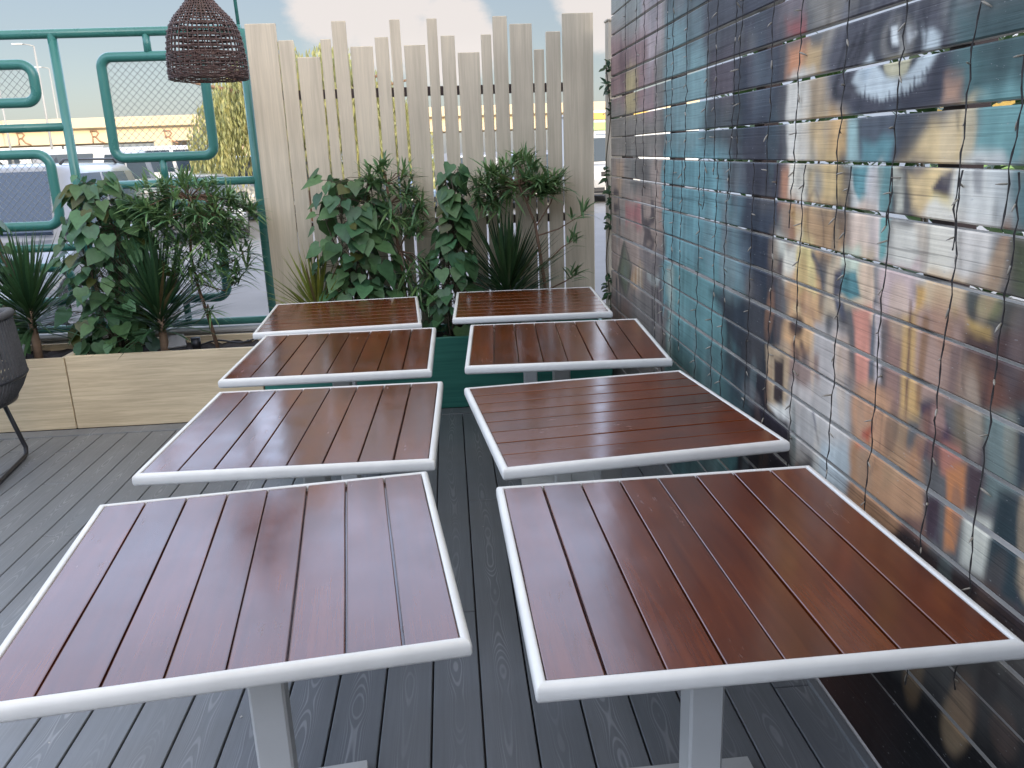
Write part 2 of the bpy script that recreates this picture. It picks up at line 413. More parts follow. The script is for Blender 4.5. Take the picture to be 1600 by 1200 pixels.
mb = MB(); mb.box((-2.2, 1.6, -.07), (6.5, 8, .06))
tag(mb.build('deck_subframe', M['under']), kind='structure')

mb = MB(); mb.box((-2.1, 5.80, .175), (7.0, .26, .59), ch=.015)
mb.box((-2.1, 5.80, .482), (7.02, .29, .026), ch=.006)
tag(mb.build('kerb_wall', M['kerb']), 'low grey concrete wall with flat top under the teal railing', 'low wall')

# ------------------------------------------------------------------ planters
def planter(name, label, x0, x1, y0, y1, zt, wm, mat_in):
    root = thing(name, label, 'planter', ((x0 + x1) / 2, (y0 + y1) / 2, 0))
    th = .028
    m = MB(); m.box(((x0 + x1) / 2, y0 + th / 2, zt / 2 + .001), (x1 - x0 - .003, th, zt), ch=.003); m.build('front_board', wm, root)
    m = MB(); m.box(((x0 + x1) / 2, y1 - th / 2, zt / 2 + .001), (x1 - x0 - .003, th, zt), ch=.003); m.build('back_board', wm, root)
    for x in (x0 + th / 2 + .0016, x1 - th / 2 - .0016):
        m = MB(); m.box((x, (y0 + y1) / 2, zt / 2), (th, y1 - y0 - 2 * th - .002, zt - .002), ch=.003); m.build('end_board', wm, root)
    m = MB(); nx, ny = 40, 8; vs = []
    for i in range(nx + 1):
        for j in range(ny + 1):
            vs.append((x0 + th + (x1 - x0 - 2 * th) * i / nx, y0 + th + (y1 - y0 - 2 * th) * j / ny, zt - .05 + rnd.uniform(-.012, .018)))
    m.add(vs, [(i * (ny + 1) + j, (i + 1) * (ny + 1) + j, (i + 1) * (ny + 1) + j + 1, i * (ny + 1) + j + 1) for i in range(nx) for j in range(ny)], True)
    m.build('soil', M['soil'], root)
    return root
PY0, PY1, PZ = 5.150, 5.615, .468
planter('timber_planter', 'long pale timber planter box with screw mark, in front of the teal railing', -2.410, -1.228, PY0, PY1, PZ, M['planter'], None)
planter('timber_planter', 'pale timber planter box behind the rope chair at the left edge', -3.60, -2.414, PY0, PY1, PZ - .008, M['planter'], None)
planter('timber_planter', 'dark green stained planter box under the plank fence behind the tables', -1.222, 1.014, PY0, 5.60, PZ, M['green'], None)

# ------------------------------------------------------------------ plank fence
PLANKS = [(-1.194, -1.005, 2.406), (-1.000, -0.906, 2.306), (-0.892, -0.752, 2.205), (-0.740, -0.677, 2.307), (-0.664, -0.575, 2.410), (-0.558, -0.419, 2.259), (-0.403, -0.319, 2.310), (-0.305, -0.240, 2.411), (-0.223, -0.090, 2.259), (-0.073, -0.009, 2.411), (0.010, 0.098, 2.309), (0.113, 0.251, 2.207), (0.264, 0.329, 2.310), (0.341, 0.432, 2.415), (0.448, 0.589, 2.367), (0.599, 0.664, 2.213), (0.677, 0.771, 2.317), (0.783, 0.982, 2.422)]
root = thing('plank_fence', 'pale timber fence of upright planks with staggered tops behind the plants', 'fence', (-.1, 5.62, 0))
for a, b, z in PLANKS:
    m = MB(); m.box(((a + b) / 2, 5.63, (z + .12) / 2), (b - a, .02, z - .12), ch=.003); m.build('plank', M['fence'], root)
for z in (1.984, 1.155, .42):
    m = MB(); m.box((-.106, 5.6632, z), (2.17, .045, .055), ch=.003); m.build('rail', M['brown'], root)

# ------------------------------------------------------------------ teal tubular railing
RY = 5.75
def rrect(x0, x1, z0, z1, r, n=7):
    pts = []
    for cx, cz, a0 in ((x1 - r, z1 - r, 0), (x0 + r, z1 - r, 90), (x0 + r, z0 + r, 180), (x1 - r, z0 + r, 270)):
        for i in range(n + 1):
            a = R(a0 + 90 * i / n); pts.append((cx + r * math.cos(a), RY, cz + r * math.sin(a)))
    return pts
rail_root = thing('tube_railing', 'teal painted tube railing with rounded mesh panels beside the plank fence', 'railing', (-2.4, RY, .5))
for x in (-1.245, -2.405, -3.565):
    m = MB(); m.tube([(x, RY, .36), (x, RY, 2.395)], .029, 14); m.build('post', M['teal'], rail_root)
m = MB(); m.tube([(-1.257, RY + .002, 2.39), (-1.278, RY + .002, 3.2)], .011, 8); m.build('thin_pole', M['teal'], rail_root)
for x0, x1, z in ((-4.8, -1.245, 2.395), (-2.405, -1.245, 1.468), (-3.565, -1.245, .532), (-3.565, -2.405, 1.842), (-3.565, -2.405, 1.08)):
    m = MB(); m.tube([(x0, RY, z), (x1, RY, z)], .028 if z > 2 else .026, 12); m.build('rail', M['teal'], rail_root)
for x, z0, z1 in ((-1.835, 2.25, 2.395), (-1.84, 1.468, 1.635), (-1.84, 1.33, 1.468), (-1.82, .532, .70), (-2.98, 2.22, 2.395), (-2.98, 1.842, 2.0), (-2.98, 1.68, 1.842), (-2.98, 1.08, 1.225), (-2.98, .95, 1.08), (-2.98, .532, .72), (-1.30, .40, .532)):
    m = MB(); m.tube([(x, RY, z0), (x, RY, z1)], .0235, 12); m.build('connector', M['teal'], rail_root)
for x0, x1, z0, z1, r in ((-2.135, -1.505, 1.635, 2.25, .062), (-2.20, -1.535, .70, 1.33, .075), (-3.42, -2.557, 1.995, 2.222, .075), (-3.42, -2.55, 1.225, 1.68, .085), (-3.42, -2.55, .72, .95, .075)):
    m = MB(); m.tube(rrect(x0, x1, z0, z1, r), .031, 14, closed=True); fr = m.build('panel_frame', M['teal'], rail_root)
    m = MB(); sp = .046; a0, a1, c0, c1 = x0 + .02, x1 - .02, z0 + .02, z1 - .02
    for sgn in (1, -1):
        n = int((a1 - a0 + c1 - c0) / sp) + 1
        for i in range(n):
            if sgn > 0:
                s0 = a0 + c0 + i * sp; xa = max(a0, s0 - c1); xb = min(a1, s0 - c0); P = [(xa, s0 - xa), (xb, s0 - xb)]
            else:
                s0 = a0 - c1 + i * sp; xa = max(a0, s0 + c0); xb = min(a1, s0 + c1); P = [(xa, xa - s0), (xb, xb - s0)]
            if xb - xa > .01: m.tube([(P[0][0], RY + sgn * .0012, P[0][1]), (P[1][0], RY + sgn * .0012, P[1][1])], .00145, 4, cap=False)
    m.build('wire_mesh', M['wire'], fr)

# ------------------------------------------------------------------ mural wall: paint plan in photo pixels, laid on the real wall plane
def unproj_x(px, py, X):
    d = CR * ((px - 800) / FPX) + CU * ((600 - py) / FPX) + _f
    t = X / d.x
    return d.y * t, CAM_H + d.z * t
YA, YB, ZB = -.9, 5.388, 3.08
DU = .0075
GU = np.arange(YA, YB + DU, DU); GV = np.arange(0, ZB + .01, .008)
UU, VV = np.meshgrid(GU, GV, indexing='ij')
PA = np.empty(UU.shape + (3,)); PA[:] = np.array(lin((96, 96, 100)))
nrng = np.random.default_rng(3)
def smooth_noise(u, v, su, sv, seed):
    g = np.random.default_rng(seed); nu = int((u.max() - u.min()) / su) + 3; nv = int((v.max() - v.min()) / sv) + 3
    T = g.random((nu, nv)); a = (u - u.min()) / su; b = (v - v.min()) / sv
    i = a.astype(int); j = b.astype(int); fa = a - i; fb = b - j; fa = fa * fa * (3 - 2 * fa); fb = fb * fb * (3 - 2 * fb)
    return (T[i, j] * (1 - fa) + T[i + 1, j] * fa) * (1 - fb) + (T[i, j + 1] * (1 - fa) + T[i + 1, j + 1] * fa) * fb
WOB = (smooth_noise(UU, VV, .11, .16, 1) - .5) * .09 + (smooth_noise(UU, VV, .035, .06, 2) - .5) * .035
DRIP = (smooth_noise(UU, VV, .03, .7, 5) - .5) * .55 + (smooth_noise(UU, VV, .09, .35, 6) - .5) * .5
def dist_seg(P, Q):
    pu, pv = P; qu, qv = Q; du, dv = qu - pu, qv - pv; L2 = du * du + dv * dv + 1e-12
    t = np.clip(((UU - pu) * du + (VV - pv) * dv) / L2, 0, 1)
    return np.hypot(UU - pu - t * du, VV - pv - t * dv)
SOFT = .98
def blend(a, c):
    global PA
    PA += (np.array(lin(c)) - PA) * a[..., None]
def poly(pts, c, soft=.03, op=1.0, wob=.6):
    soft *= SOFT
    W = [unproj_x(x, y, WALL_X) for x, y in pts]; d = np.full(UU.shape, 9.0); ins = np.zeros(UU.shape, bool)
    for i in range(len(W)):
        P, Q = W[i - 1], W[i]; d = np.minimum(d, dist_seg(P, Q))
        if P[1] != Q[1]:
            cnd = (P[1] > VV) != (Q[1] > VV)
            ins ^= cnd & (UU < (Q[0] - P[0]) * (VV - P[1]) / (Q[1] - P[1]) + P[0])
    s = np.where(ins, d, -d) + WOB * wob * min(1, soft / .03)
    a = np.clip((s + soft) / (2 * soft), 0, 1); blend(a * a * (3 - 2 * a) * op, c)
def line(pts, w, c, soft=.01, op=1.0, wob=.3):
    soft *= SOFT
    W = [unproj_x(x, y, WALL_X) for x, y in pts]; d = np.full(UU.shape, 9.0)
    for i in range(1, len(W)): d = np.minimum(d, dist_seg(W[i - 1], W[i]))
    s = w / 2 - d + WOB * wob * min(1, soft / .02)
    a = np.clip((s + soft) / (2 * soft), 0, 1); blend(a * a * (3 - 2 * a) * op, c)
def rect(x0, y0, x1, y1, c, soft=.03, op=1.0, wob=1.0): poly([(x0, y0), (x1, y0), (x1, y1), (x0, y1)], c, soft, op, wob)
def ell(cx, cy, rx, ry, c, soft=.02, op=1.0, rot=0, wob=.3):
    poly([(cx + rx * math.cos(a) * math.cos(rot) - ry * math.sin(a) * math.sin(rot), cy + rx * math.cos(a) * math.sin(rot) + ry * math.sin(a) * math.cos(rot)) for a in [2 * math.pi * i / 22 for i in range(22)]], c, soft, op, wob)
# --- far end: grey, mauve and pink lettering
rect(930, -80, 1040, 620, (140, 132, 132), .05)
rect(930, -80, 1012, 35, (128, 134, 136), .08)
rect(1000, -60, 1034, 190, (168, 142, 156), .08)
rect(950, 55, 1012, 160, (146, 104, 112), .08)
poly([(970, 55), (978, 100), (973, 150), (966, 100)], (112, 76, 88), .05)
rect(1008, 105, 1024, 190, (158, 118, 130), .06)
rect(1024, 70, 1042, 245, (118, 114, 114), .08)
rect(979, 112, 993, 180, (186, 160, 92), .07)
rect(955, 190, 1030, 250, (132, 124, 122), .08)
rect(955, 252, 1036, 470, (166, 138, 130), .06)
rect(984, 240, 1018, 300, (116, 110, 112), .06)
rect(964, 255, 972, 320, (178, 140, 112), .04)
rect(977, 318, 1001, 350, (192, 96, 106), .05)
for pts in ([(1003, 322), (1004, 345), (1012, 352), (1020, 340), (1019, 322)], [(1008, 372), (1006, 388), (1014, 394), (1020, 380), (1014, 368), (1008, 372)], [(960, 302), (966, 302), (966, 318)], [(960, 325), (967, 325), (968, 348)], [(1006, 352), (1014, 366)]): line(pts, .05, (96, 82, 90), .02)
rect(1000, 395, 1036, 470, (128, 116, 122), .06)
poly([(975, 378), (986, 415), (978, 470), (966, 425)], (104, 116, 92), .04); line([(975, 378), (986, 415), (978, 470), (966, 425), (975, 378)], .035, (86, 88, 80), .02)
rect(987, 416, 1003, 450, (190, 138, 84), .04)
for x in (990, 995, 1000): line([(x, 420), (x, 448)], .02, (206, 178, 150), .015)
rect(955, 460, 1045, 640, (120, 112, 116), .06)
rect(950, 470, 985, 560, (140, 108, 106), .06)
for x in (963, 968, 1018, 1026, 1031): line([(x, 440), (x + 2, 500)], .03, (84, 76, 84), .02)
line([(1012, 430), (1018, 440), (1028, 438)], .03, (150, 160, 164), .02)
# --- teal column
rect(1041, -80, 1128, 30, (74, 88, 98), .08)
rect(1040, 25, 1108, 250, (104, 142, 154), .07)
rect(1070, 30, 1130, 80, (80, 92, 104), .1)
rect(1036, 235, 1150, 480, (92, 150, 166), .05)
rect(1060, 60, 1100, 200, (112, 156, 168), .1, .7)
rect(1040, 420, 1150, 640, (84, 140, 150), .06)
rect(1042, 415, 1050, 560, (150, 172, 172), .04)
rect(1050, 520, 1190, 760, (70, 112, 120), .08)
rect(1130, 560, 1185, 680, (58, 84, 94), .08)
# --- dark slate band
rect(1100, -80, 1226, 70, (66, 68, 82), .08)
rect(1104, 60, 1226, 150, (70, 68, 82), .06); rect(1108, 90, 1150, 175, (86, 76, 90), .07)
rect(1150, 90, 1222, 250, (58, 64, 80), .06); rect(1180, 95, 1210, 160, (84, 96, 112), .08, .7)
rect(1100, 165, 1160, 215, (64, 78, 90), .08, .8)
rect(1140, 215, 1226, 330, (62, 64, 78), .06); rect(1128, 255, 1160, 310, (96, 104, 116), .07)
rect(1150, 310, 1215, 400, (58, 66, 82), .06); rect(1126, 320, 1158, 440, (92, 122, 136), .07)
rect(1156, 370, 1190, 440, (84, 100, 116), .06)
rect(1170, 360, 1216, 500, (50, 58, 74), .05)
poly([(1110, 455), (1140, 450), (1170, 470), (1205, 440), (1212, 560), (1160, 560), (1130, 500)], (44, 54, 66), .05)
rect(1140, 540, 1215, 640, (46, 50, 58), .05)
poly([(1125, 400), (1150, 400), (1160, 450), (1135, 460)], (112, 140, 150), .06, .8)
rect(1150, 600, 1262, 760, (40, 38, 46), .05)
# --- orange, tan and white stripe at the middle
rect(1216, -80, 1262, 40, (110, 100, 108), .04)
rect(1226, 30, 1262, 62, (170, 74, 74), .05)
rect(1226, 60, 1266, 122, (204, 140, 104), .04)
rect(1258, 62, 1288, 130, (188, 158, 118), .04)
rect(1262, -80, 1345, 62, (132, 128, 126), .05); rect(1285, -80, 1297, 300, (112, 106, 102), .04)
rect(1229, 118, 1268, 262, (206, 202, 198), .03)
rect(1266, 128, 1292, 200, (160, 140, 118), .04); rect(1262, 178, 1292, 250, (190, 164, 126), .05)
rect(1296, 60, 1330, 200, (150, 144, 140), .05)
rect(1300, 170, 1330, 255, (206, 168, 118), .04)
rect(1216, 255, 1236, 320, (164, 118, 96), .03); rect(1234, 255, 1264, 345, (214, 208, 198), .03)
rect(1262, 255, 1326, 330, (204, 176, 128), .04); ell(1277, 290, 8, 28, (120, 124, 130), .03, .8)
rect(1220, 318, 1262, 400, (158, 116, 90), .04); rect(1240, 340, 1262, 372, (212, 176, 118), .04)
rect(1262, 322, 1326, 425, (178, 144, 110), .05)
rect(1216, 372, 1246, 445, (208, 204, 194), .03); rect(1212, 400, 1224, 520, (84, 72, 72), .03)
rect(1246, 380, 1270, 440, (204, 182, 132), .04); rect(1240, 430, 1280, 500, (208, 162, 112), .04)
# --- the eye
poly([(1296, 90), (1330, 10), (1400, -30), (1500, -20), (1560, 60), (1510, 140), (1470, 175), (1400, 195), (1330, 190), (1300, 150)], (80, 80, 92), .04)
rect(1480, -60, 1600, 40, (82, 86, 92), .06); rect(1500, -40, 1590, 10, (120, 104, 104), .05, .7); rect(1470, -30, 1500, 30, (128, 130, 136), .04, .7)
SC = [(1331, 129), (1340, 108), (1364, 76), (1390, 58), (1416, 47), (1440, 42), (1458, 39), (1470, 52), (1466, 81), (1445, 123), (1411, 150), (1374, 157), (1345, 147)]
poly(SC, (186, 198, 210), .012, 1, .2)
poly([(1340, 118), (1364, 80), (1372, 100), (1352, 135)], (150, 168, 188), .02, .7)
ell(1402, 68, 42, 54, (70, 72, 82), .012, 1, .25)
ell(1402, 62, 27, 38, (112, 110, 112), .015, 1, .25)
poly([(1378, 96), (1400, 92), (1424, 92), (1416, 112), (1396, 120), (1382, 112)], (186, 180, 154), .012)
ell(1400, 56, 15, 24, (72, 72, 80), .012, 1, .2)
poly([(1392, 46), (1400, 44), (1402, 64), (1394, 64)], (206, 212, 220), .008); poly([(1418, 48), (1432, 42), (1436, 50), (1420, 62)], (186, 190, 198), .01)
line([(1404, 40), (1410, 66), (1406, 90)], .012, (160, 158, 156), .01, .6)
line([(1442, 20), (1448, 50), (1440, 90)], .014, (58, 58, 70), .008)
poly([(1318, 150), (1345, 152), (1374, 161), (1411, 155), (1447, 128), (1472, 86), (1492, 100), (1470, 165), (1400, 186), (1335, 182)], (62, 64, 78), .015)
for i in range(17):
    t = i / 16; x = 1343 + t * 106; y = 160 - 36 * max(0, t - .45) / .55 - (6 if t < .15 else 0); hgt = 13 + 6 * math.sin(i * 2.1)
    poly([(x - 3, y + 6), (x + 4, y + 6), (x + 2 - t * 4, y - hgt)], (66, 68, 82), .004, 1, .1)
for pts in ([(1338, 58), (1318, 100), (1304, 140), (1308, 148), (1328, 148)], [(1352, 46), (1330, 96), (1322, 130)], [(1322, 60), (1308, 110)], [(1372, 36), (1350, 60), (1336, 100)]): line(pts, .016, (54, 54, 64), .01)
for k in range(12):
    x = 1330 + k * 18; line([(x, -20 + (k % 3) * 6), (x - 12, 36 + (k % 4) * 7)], .013, (60, 60, 72) if k % 2 else (110, 110, 120), .012, .7)
# --- right of the eye
poly([(1496, 20), (1600, -10), (1640, 240), (1540, 250), (1500, 150)], (74, 98, 104), .05); rect(1520, 100, 1620, 250, (88, 128, 134), .05); rect(1540, 20, 1640, 120, (64, 84, 90), .05, .8)
poly([(1478, 128), (1500, 126), (1500, 162), (1466, 168)], (176, 138, 118), .02)
poly([(1322, 178), (1344, 178), (1346, 262), (1318, 262)], (150, 182, 188), .02)
poly([(1336, 178), (1448, 172), (1416, 215), (1390, 255), (1340, 255)], (80, 88, 102), .018); poly([(1344, 215), (1392, 220), (1386, 262), (1344, 262)], (92, 138, 150), .02)
poly([(1452, 172), (1536, 165), (1540, 262), (1400, 262), (1425, 215)], (212, 186, 142), .025); rect(1500, 165, 1530, 255, (200, 186, 160), .02); rect(1492, 172, 1498, 205, (90, 90, 96), .01)
rect(1531, 160, 1537, 262, (124, 126, 128), .012); rect(1542, 160, 1640, 262, (110, 156, 162), .03)
rect(1326, 260, 1360, 340, (196, 196, 196), .02); poly([(1328, 260), (1360, 260), (1354, 300), (1345, 318), (1334, 300)], (92, 144, 156), .012); rect(1358, 260, 1374, 340, (206, 204, 210), .015)
rect(1373, 260, 1396, 334, (96, 136, 142), .012); rect(1396, 262, 1416, 340, (206, 206, 196), .015); rect(1414, 262, 1494, 345, (220, 192, 142), .02)
poly([(1490, 264), (1484, 315), (1460, 306), (1456, 296), (1470, 274)], (78, 72, 82), .008, 1, .15); poly([(1456, 312), (1490, 318), (1490, 350), (1458, 344)], (224, 200, 122), .015)
rect(1494, 260, 1556, 360, (206, 206, 206), .02); rect(1524, 262, 1530, 300, (150, 150, 154), .01); rect(1555, 262, 1588, 360, (182, 186, 190), .02); rect(1586, 260, 1640, 370, (92, 122, 130), .02)
rect(1324, 332, 1366, 412, (206, 184, 172), .025); rect(1360, 340, 1376, 415, (204, 188, 186), .015); poly([(1376, 334), (1392, 338), (1382, 420), (1372, 420)], (104, 160, 162), .012)
rect(1388, 338, 1500, 440, (216, 212, 206), .025); rect(1440, 350, 1492, 430, (224, 218, 208), .02); rect(1494, 352, 1556, 450, (208, 202, 200), .025)
poly([(1548, 410), (1562, 380), (1566, 352), (1620, 360), (1620, 470), (1530, 450)], (106, 98, 96), .02); poly([(1508, 440), (1545, 412), (1560, 395), (1552, 440), (1520, 455)], (186, 160, 144), .02); rect(1584, 372, 1640, 480, (78, 84, 66), .02)
# --- lower half
rect(1226, 430, 1285, 560, (196, 156, 116), .035); rect(1246, 400, 1275, 460, (208, 190, 132), .03)
line([(1270, 398), (1282, 420), (1286, 450)], .022, (84, 86, 98), .012)
rect(1286, 402, 1366, 500, (200, 180, 156), .03); rect(1316, 396, 1340, 425, (190, 200, 186), .02)
poly([(1304, 425), (1318, 418), (1315, 462), (1300, 470)], (84, 84, 98), .012); poly([(1316, 428), (1336, 424), (1345, 466), (1326, 474), (1312, 458)], (84, 134, 144), .01); poly([(1302, 465), (1318, 468), (1324, 500), (1318, 512), (1304, 485)], (86, 88, 104), .012)
rect(1345, 420, 1372, 510, (214, 186, 164), .02); rect(1366, 408, 1373, 480, (124, 128, 134), .008); rect(1374, 410, 1432, 502, (200, 176, 178), .02)
poly([(1432, 446), (1456, 452), (1452, 530), (1430, 520)], (218, 172, 102), .012); rect(1452, 440, 1510, 530, (206, 180, 150), .02)
poly([(1510, 446), (1620, 470), (1620, 570), (1560, 520), (1508, 500)], (80, 78, 76), .018); ell(1545, 478, 20, 20, (118, 118, 86), .015); poly([(1490, 484), (1520, 502), (1548, 512), (1552, 540), (1495, 530)], (194, 160, 92), .012)
ell(1244, 508, 12, 20, (70, 58, 58), .02); rect(1236, 470, 1252, 492, (220, 200, 160), .02, .8); line([(1240, 540), (1246, 560)], .03, (92, 74, 72), .015); line([(1252, 540), (1256, 556)], .03, (92, 74, 72), .015)
line([(1228, 462), (1268, 490), (1280, 520), (1268, 548), (1240, 552)], .025, (132, 100, 86), .02, .8)
rect(1268, 500, 1328, 700, (182, 176, 178), .03); rect(1218, 555, 1280, 640, (150, 128, 124), .03)
poly([(1196, 545), (1232, 545), (1228, 640), (1200, 640)], (170, 148, 124), .02); poly([(1210, 562), (1222, 566), (1220, 632), (1208, 622)], (60, 50, 52), .012)
poly([(1198, 628), (1225, 640), (1246, 626), (1240, 652), (1216, 656)], (208, 206, 206), .015); poly([(1150, 620), (1200, 640), (1255, 690), (1285, 740), (1200, 720)], (46, 42, 52), .02)
rect(1240, 600, 1330, 720, (190, 186, 188), .03, .8); line([(1268, 640), (1278, 690)], .012, (110, 110, 126), .01)
poly([(1284, 690), (1334, 700), (1330, 790), (1270, 730)], (180, 190, 200), .025)
poly([(1328, 480), (1362, 476), (1354, 612), (1336, 600)], (198, 134, 120), .015); rect(1296, 510, 1334, 600, (196, 170, 156), .025, .7)
line([(1366, 470), (1356, 640)], .014, (92, 98, 110), .006); rect(1366, 480, 1376, 600, (186, 176, 182), .01)
rect(1378, 488, 1412, 660, (150, 118, 112), .02); poly([(1408, 490), (1444, 490), (1436, 660), (1404, 650)], (196, 158, 104), .015); line([(1422, 470), (1414, 660), (1410, 860)], .010, (112, 84, 74), .008)
rect(1440, 500, 1508, 620, (168, 138, 128), .03); line([(1446, 500), (1432, 640)], .016, (140, 104, 76), .01, .8)
rect(1505, 520, 1640, 700, (84, 64, 64), .03); rect(1548, 600, 1566, 660, (118, 76, 62), .02, .7); rect(1500, 560, 1524, 640, (120, 92, 84), .02, .7); rect(1480, 540, 1500, 620, (92, 74, 76), .015, .7)
rect(1328, 610, 1400, 720, (190, 144, 114), .03); poly([(1346, 670), (1360, 668), (1356, 690), (1342, 686)], (170, 78, 56), .012); poly([(1336, 692), (1354, 690), (1350, 712), (1334, 710)], (196, 104, 66), .012)
poly([(1330, 700), (1440, 690), (1450, 870), (1390, 840), (1320, 780)], (172, 130, 100), .025); rect(1380, 640, 1420, 760, (160, 128, 100), .02, .7)
poly([(1436, 632), (1462, 630), (1470, 660), (1500, 700), (1484, 716), (1448, 706)], (76, 60, 76), .014); rect(1430, 690, 1460, 720, (84, 68, 82), .014, .8); rect(1456, 640, 1472, 668, (150, 122, 124), .012)
poly([(1492, 640), (1560, 650), (1530, 730), (1490, 720)], (120, 108, 92), .02, .8); rect(1470, 700, 1500, 740, (170, 112, 100), .015)
poly([(1478, 735), (1510, 725), (1506, 790), (1490, 860), (1474, 860)], (190, 124, 80), .012); poly([(1442, 775), (1470, 775), (1466, 850), (1444, 840)], (72, 58, 70), .012); poly([(1510, 700), (1560, 690), (1530, 790), (1506, 800)], (78, 62, 70), .018)
poly([(1540, 650), (1620, 640), (1610, 760), (1535, 790)], (106, 122, 124), .02); poly([(1590, 640), (1640, 650), (1640, 800), (1588, 770)], (52, 60, 70), .015)
poly([(1505, 800), (1552, 820), (1536, 900), (1500, 880)], (196, 196, 190), .018); poly([(1558, 770), (1640, 800), (1640, 980), (1536, 910)], (44, 58, 66), .016); rect(1404, 800, 1450, 870, (90, 66, 70), .02, .8)
poly([(1330, 830), (1420, 830), (1640, 990), (1640, 1040), (1450, 930)], (58, 48, 50), .02)
# dark paint along the foot of the near boards
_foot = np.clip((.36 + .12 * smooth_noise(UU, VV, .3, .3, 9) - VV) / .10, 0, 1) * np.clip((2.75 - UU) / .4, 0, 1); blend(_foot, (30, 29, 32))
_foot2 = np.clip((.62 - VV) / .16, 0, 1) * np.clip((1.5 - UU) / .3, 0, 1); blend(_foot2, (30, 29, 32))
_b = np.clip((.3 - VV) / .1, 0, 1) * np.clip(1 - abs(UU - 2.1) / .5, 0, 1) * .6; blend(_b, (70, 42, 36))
# overspray: many small soft patches and a few loose outlines
def local(u, v, ru, rv, rot, c, op, ring=False):
    global PA
    i0, i1 = np.searchsorted(GU, [u - 2.2 * max(ru, rv), u + 2.2 * max(ru, rv)]); j0, j1 = np.searchsorted(GV, [v - 2.2 * max(ru, rv), v + 2.2 * max(ru, rv)])
    U, V = UU[i0:i1, j0:j1] - u, VV[i0:i1, j0:j1] - v
    a_, b_ = U * math.cos(rot) + V * math.sin(rot), -U * math.sin(rot) + V * math.cos(rot)
    d = np.hypot(a_ / ru, b_ / rv) + WOB[i0:i1, j0:j1] * 4
    a = np.clip(1 - abs(d - 1) / .18, 0, 1) if ring else np.clip((1.25 - d) / .6, 0, 1)
    a = (a * a * (3 - 2 * a) * op)[..., None]; PA[i0:i1, j0:j1] += (np.array(lin(c)) - PA[i0:i1, j0:j1]) * a
prnd = random.Random(77)
PAL = [(70, 60, 72), (196, 160, 118), (120, 96, 88), (206, 196, 186), (150, 118, 106), (86, 90, 100), (176, 124, 88), (104, 124, 128), (60, 52, 58), (214, 184, 150)]
for _ in range(90):
    local(prnd.uniform(1.25, 2.7), prnd.uniform(.3, 1.62), prnd.uniform(.015, .05), prnd.uniform(.03, .13), prnd.uniform(-.3, .3), prnd.choice(PAL), prnd.uniform(.12, .4))
for _ in range(7):
    local(prnd.uniform(1.3, 2.7), prnd.uniform(.35, 1.5), prnd.uniform(.02, .05), prnd.uniform(.04, .1), prnd.uniform(-.4, .4), prnd.choice(PAL[:1] + PAL[5:6] + PAL[8:9]), prnd.uniform(.25, .55), True)
for _ in range(120):
    local(prnd.uniform(2.7, 5.3), prnd.uniform(.2, 2.6), prnd.uniform(.03, .10), prnd.uniform(.04, .2), 0, prnd.choice([(60, 66, 80), (110, 140, 150), (90, 84, 92), (134, 126, 130), (74, 100, 112)]), prnd.uniform(.1, .32))
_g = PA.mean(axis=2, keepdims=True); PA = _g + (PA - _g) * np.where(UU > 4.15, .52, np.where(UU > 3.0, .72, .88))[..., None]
PA = np.clip(PA * (1 + DRIP[..., None] * .42), .004, .8) * np.array([1.16, 1.12, .96])

def build_mural_wall():
    root = thing('slat_wall', 'tall wall of horizontal boards painted with a graffiti mural of an eye', 'wall', (WALL_X, 2.2, 0))
    vs = []; fs = []; mi = []; cols = []
    BH = .1088
    edges = [0, .004] + [.012 + i * (BH - .024) / 11 for i in range(12)] + [BH - .004, BH]
    nu = len(GU)
    for k in range(-15, 11):
        zb = 1.778 + .119 * k + rnd.uniform(-.0015, .0015)
        if k == -15: zb = .004
        xo = WALL_X + rnd.uniform(0, .003); b0 = len(vs)
        tilt = rnd.uniform(-.0012, .0012)
        rows = len(edges)
        for i, u in enumerate(GU):
            bow = .0012 * math.sin(u * 2.1 + k) + tilt * (u - 2)
            for j, e in enumerate(edges):
                z = zb + e + bow; x = xo + (.0035 if j in (0, rows - 1) else 0)
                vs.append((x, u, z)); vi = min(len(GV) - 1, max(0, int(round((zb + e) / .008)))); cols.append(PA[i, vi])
        for i in range(nu - 1):
            for j in range(rows - 1):
                a = b0 + i * rows + j; fs.append((a, a + 1, a + rows + 1, a + rows)); mi.append(0)
        # raw top, bottom, back, ends
        for j in (0, rows - 1):
            c0 = len(vs)
            for i in range(0, nu, 8):
                u = GU[i]; z = vs[b0 + i * rows + j][2]
                vs.append((xo + .0035, u, z)); vs.append((xo + .026, u, z)); cols.append((1, 1, 1)); cols.append((1, 1, 1))
            n = len(range(0, nu, 8))
            for i in range(n - 1):
                a = c0 + 2 * i; fs.append((a, a + 1, a + 3, a + 2) if j == 0 else (a, a + 2, a + 3, a + 1)); mi.append(1)
        c0 = len(vs); z0, z1 = zb, zb + BH
        for u in (GU[0], GU[-1]):
            for x, z in ((xo + .0035, z0), (xo + .026, z0), (xo + .026, z1), (xo + .0035, z1)): vs.append((x, u, z)); cols.append((1, 1, 1))
        fs += [(c0, c0 + 1, c0 + 2, c0 + 3), (c0 + 7, c0 + 6, c0 + 5, c0 + 4), (c0 + 1, c0 + 5, c0 + 6, c0 + 2)]; mi += [1, 1, 1]
    m = MB(); m.v = vs; m.f = fs; m.mi = mi; m.sm = [False] * len(fs); m.c = [tuple(c) for c in cols]
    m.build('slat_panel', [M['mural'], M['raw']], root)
    for y in (-.5, .64, 1.77, 2.91, 4.04, 5.17):
        m = MB(); m.box((WALL_X + .059, y, 1.54), (.055, .085, 3.08), ch=.003); m.build('post', M['brown'], root)
build_mural_wall()

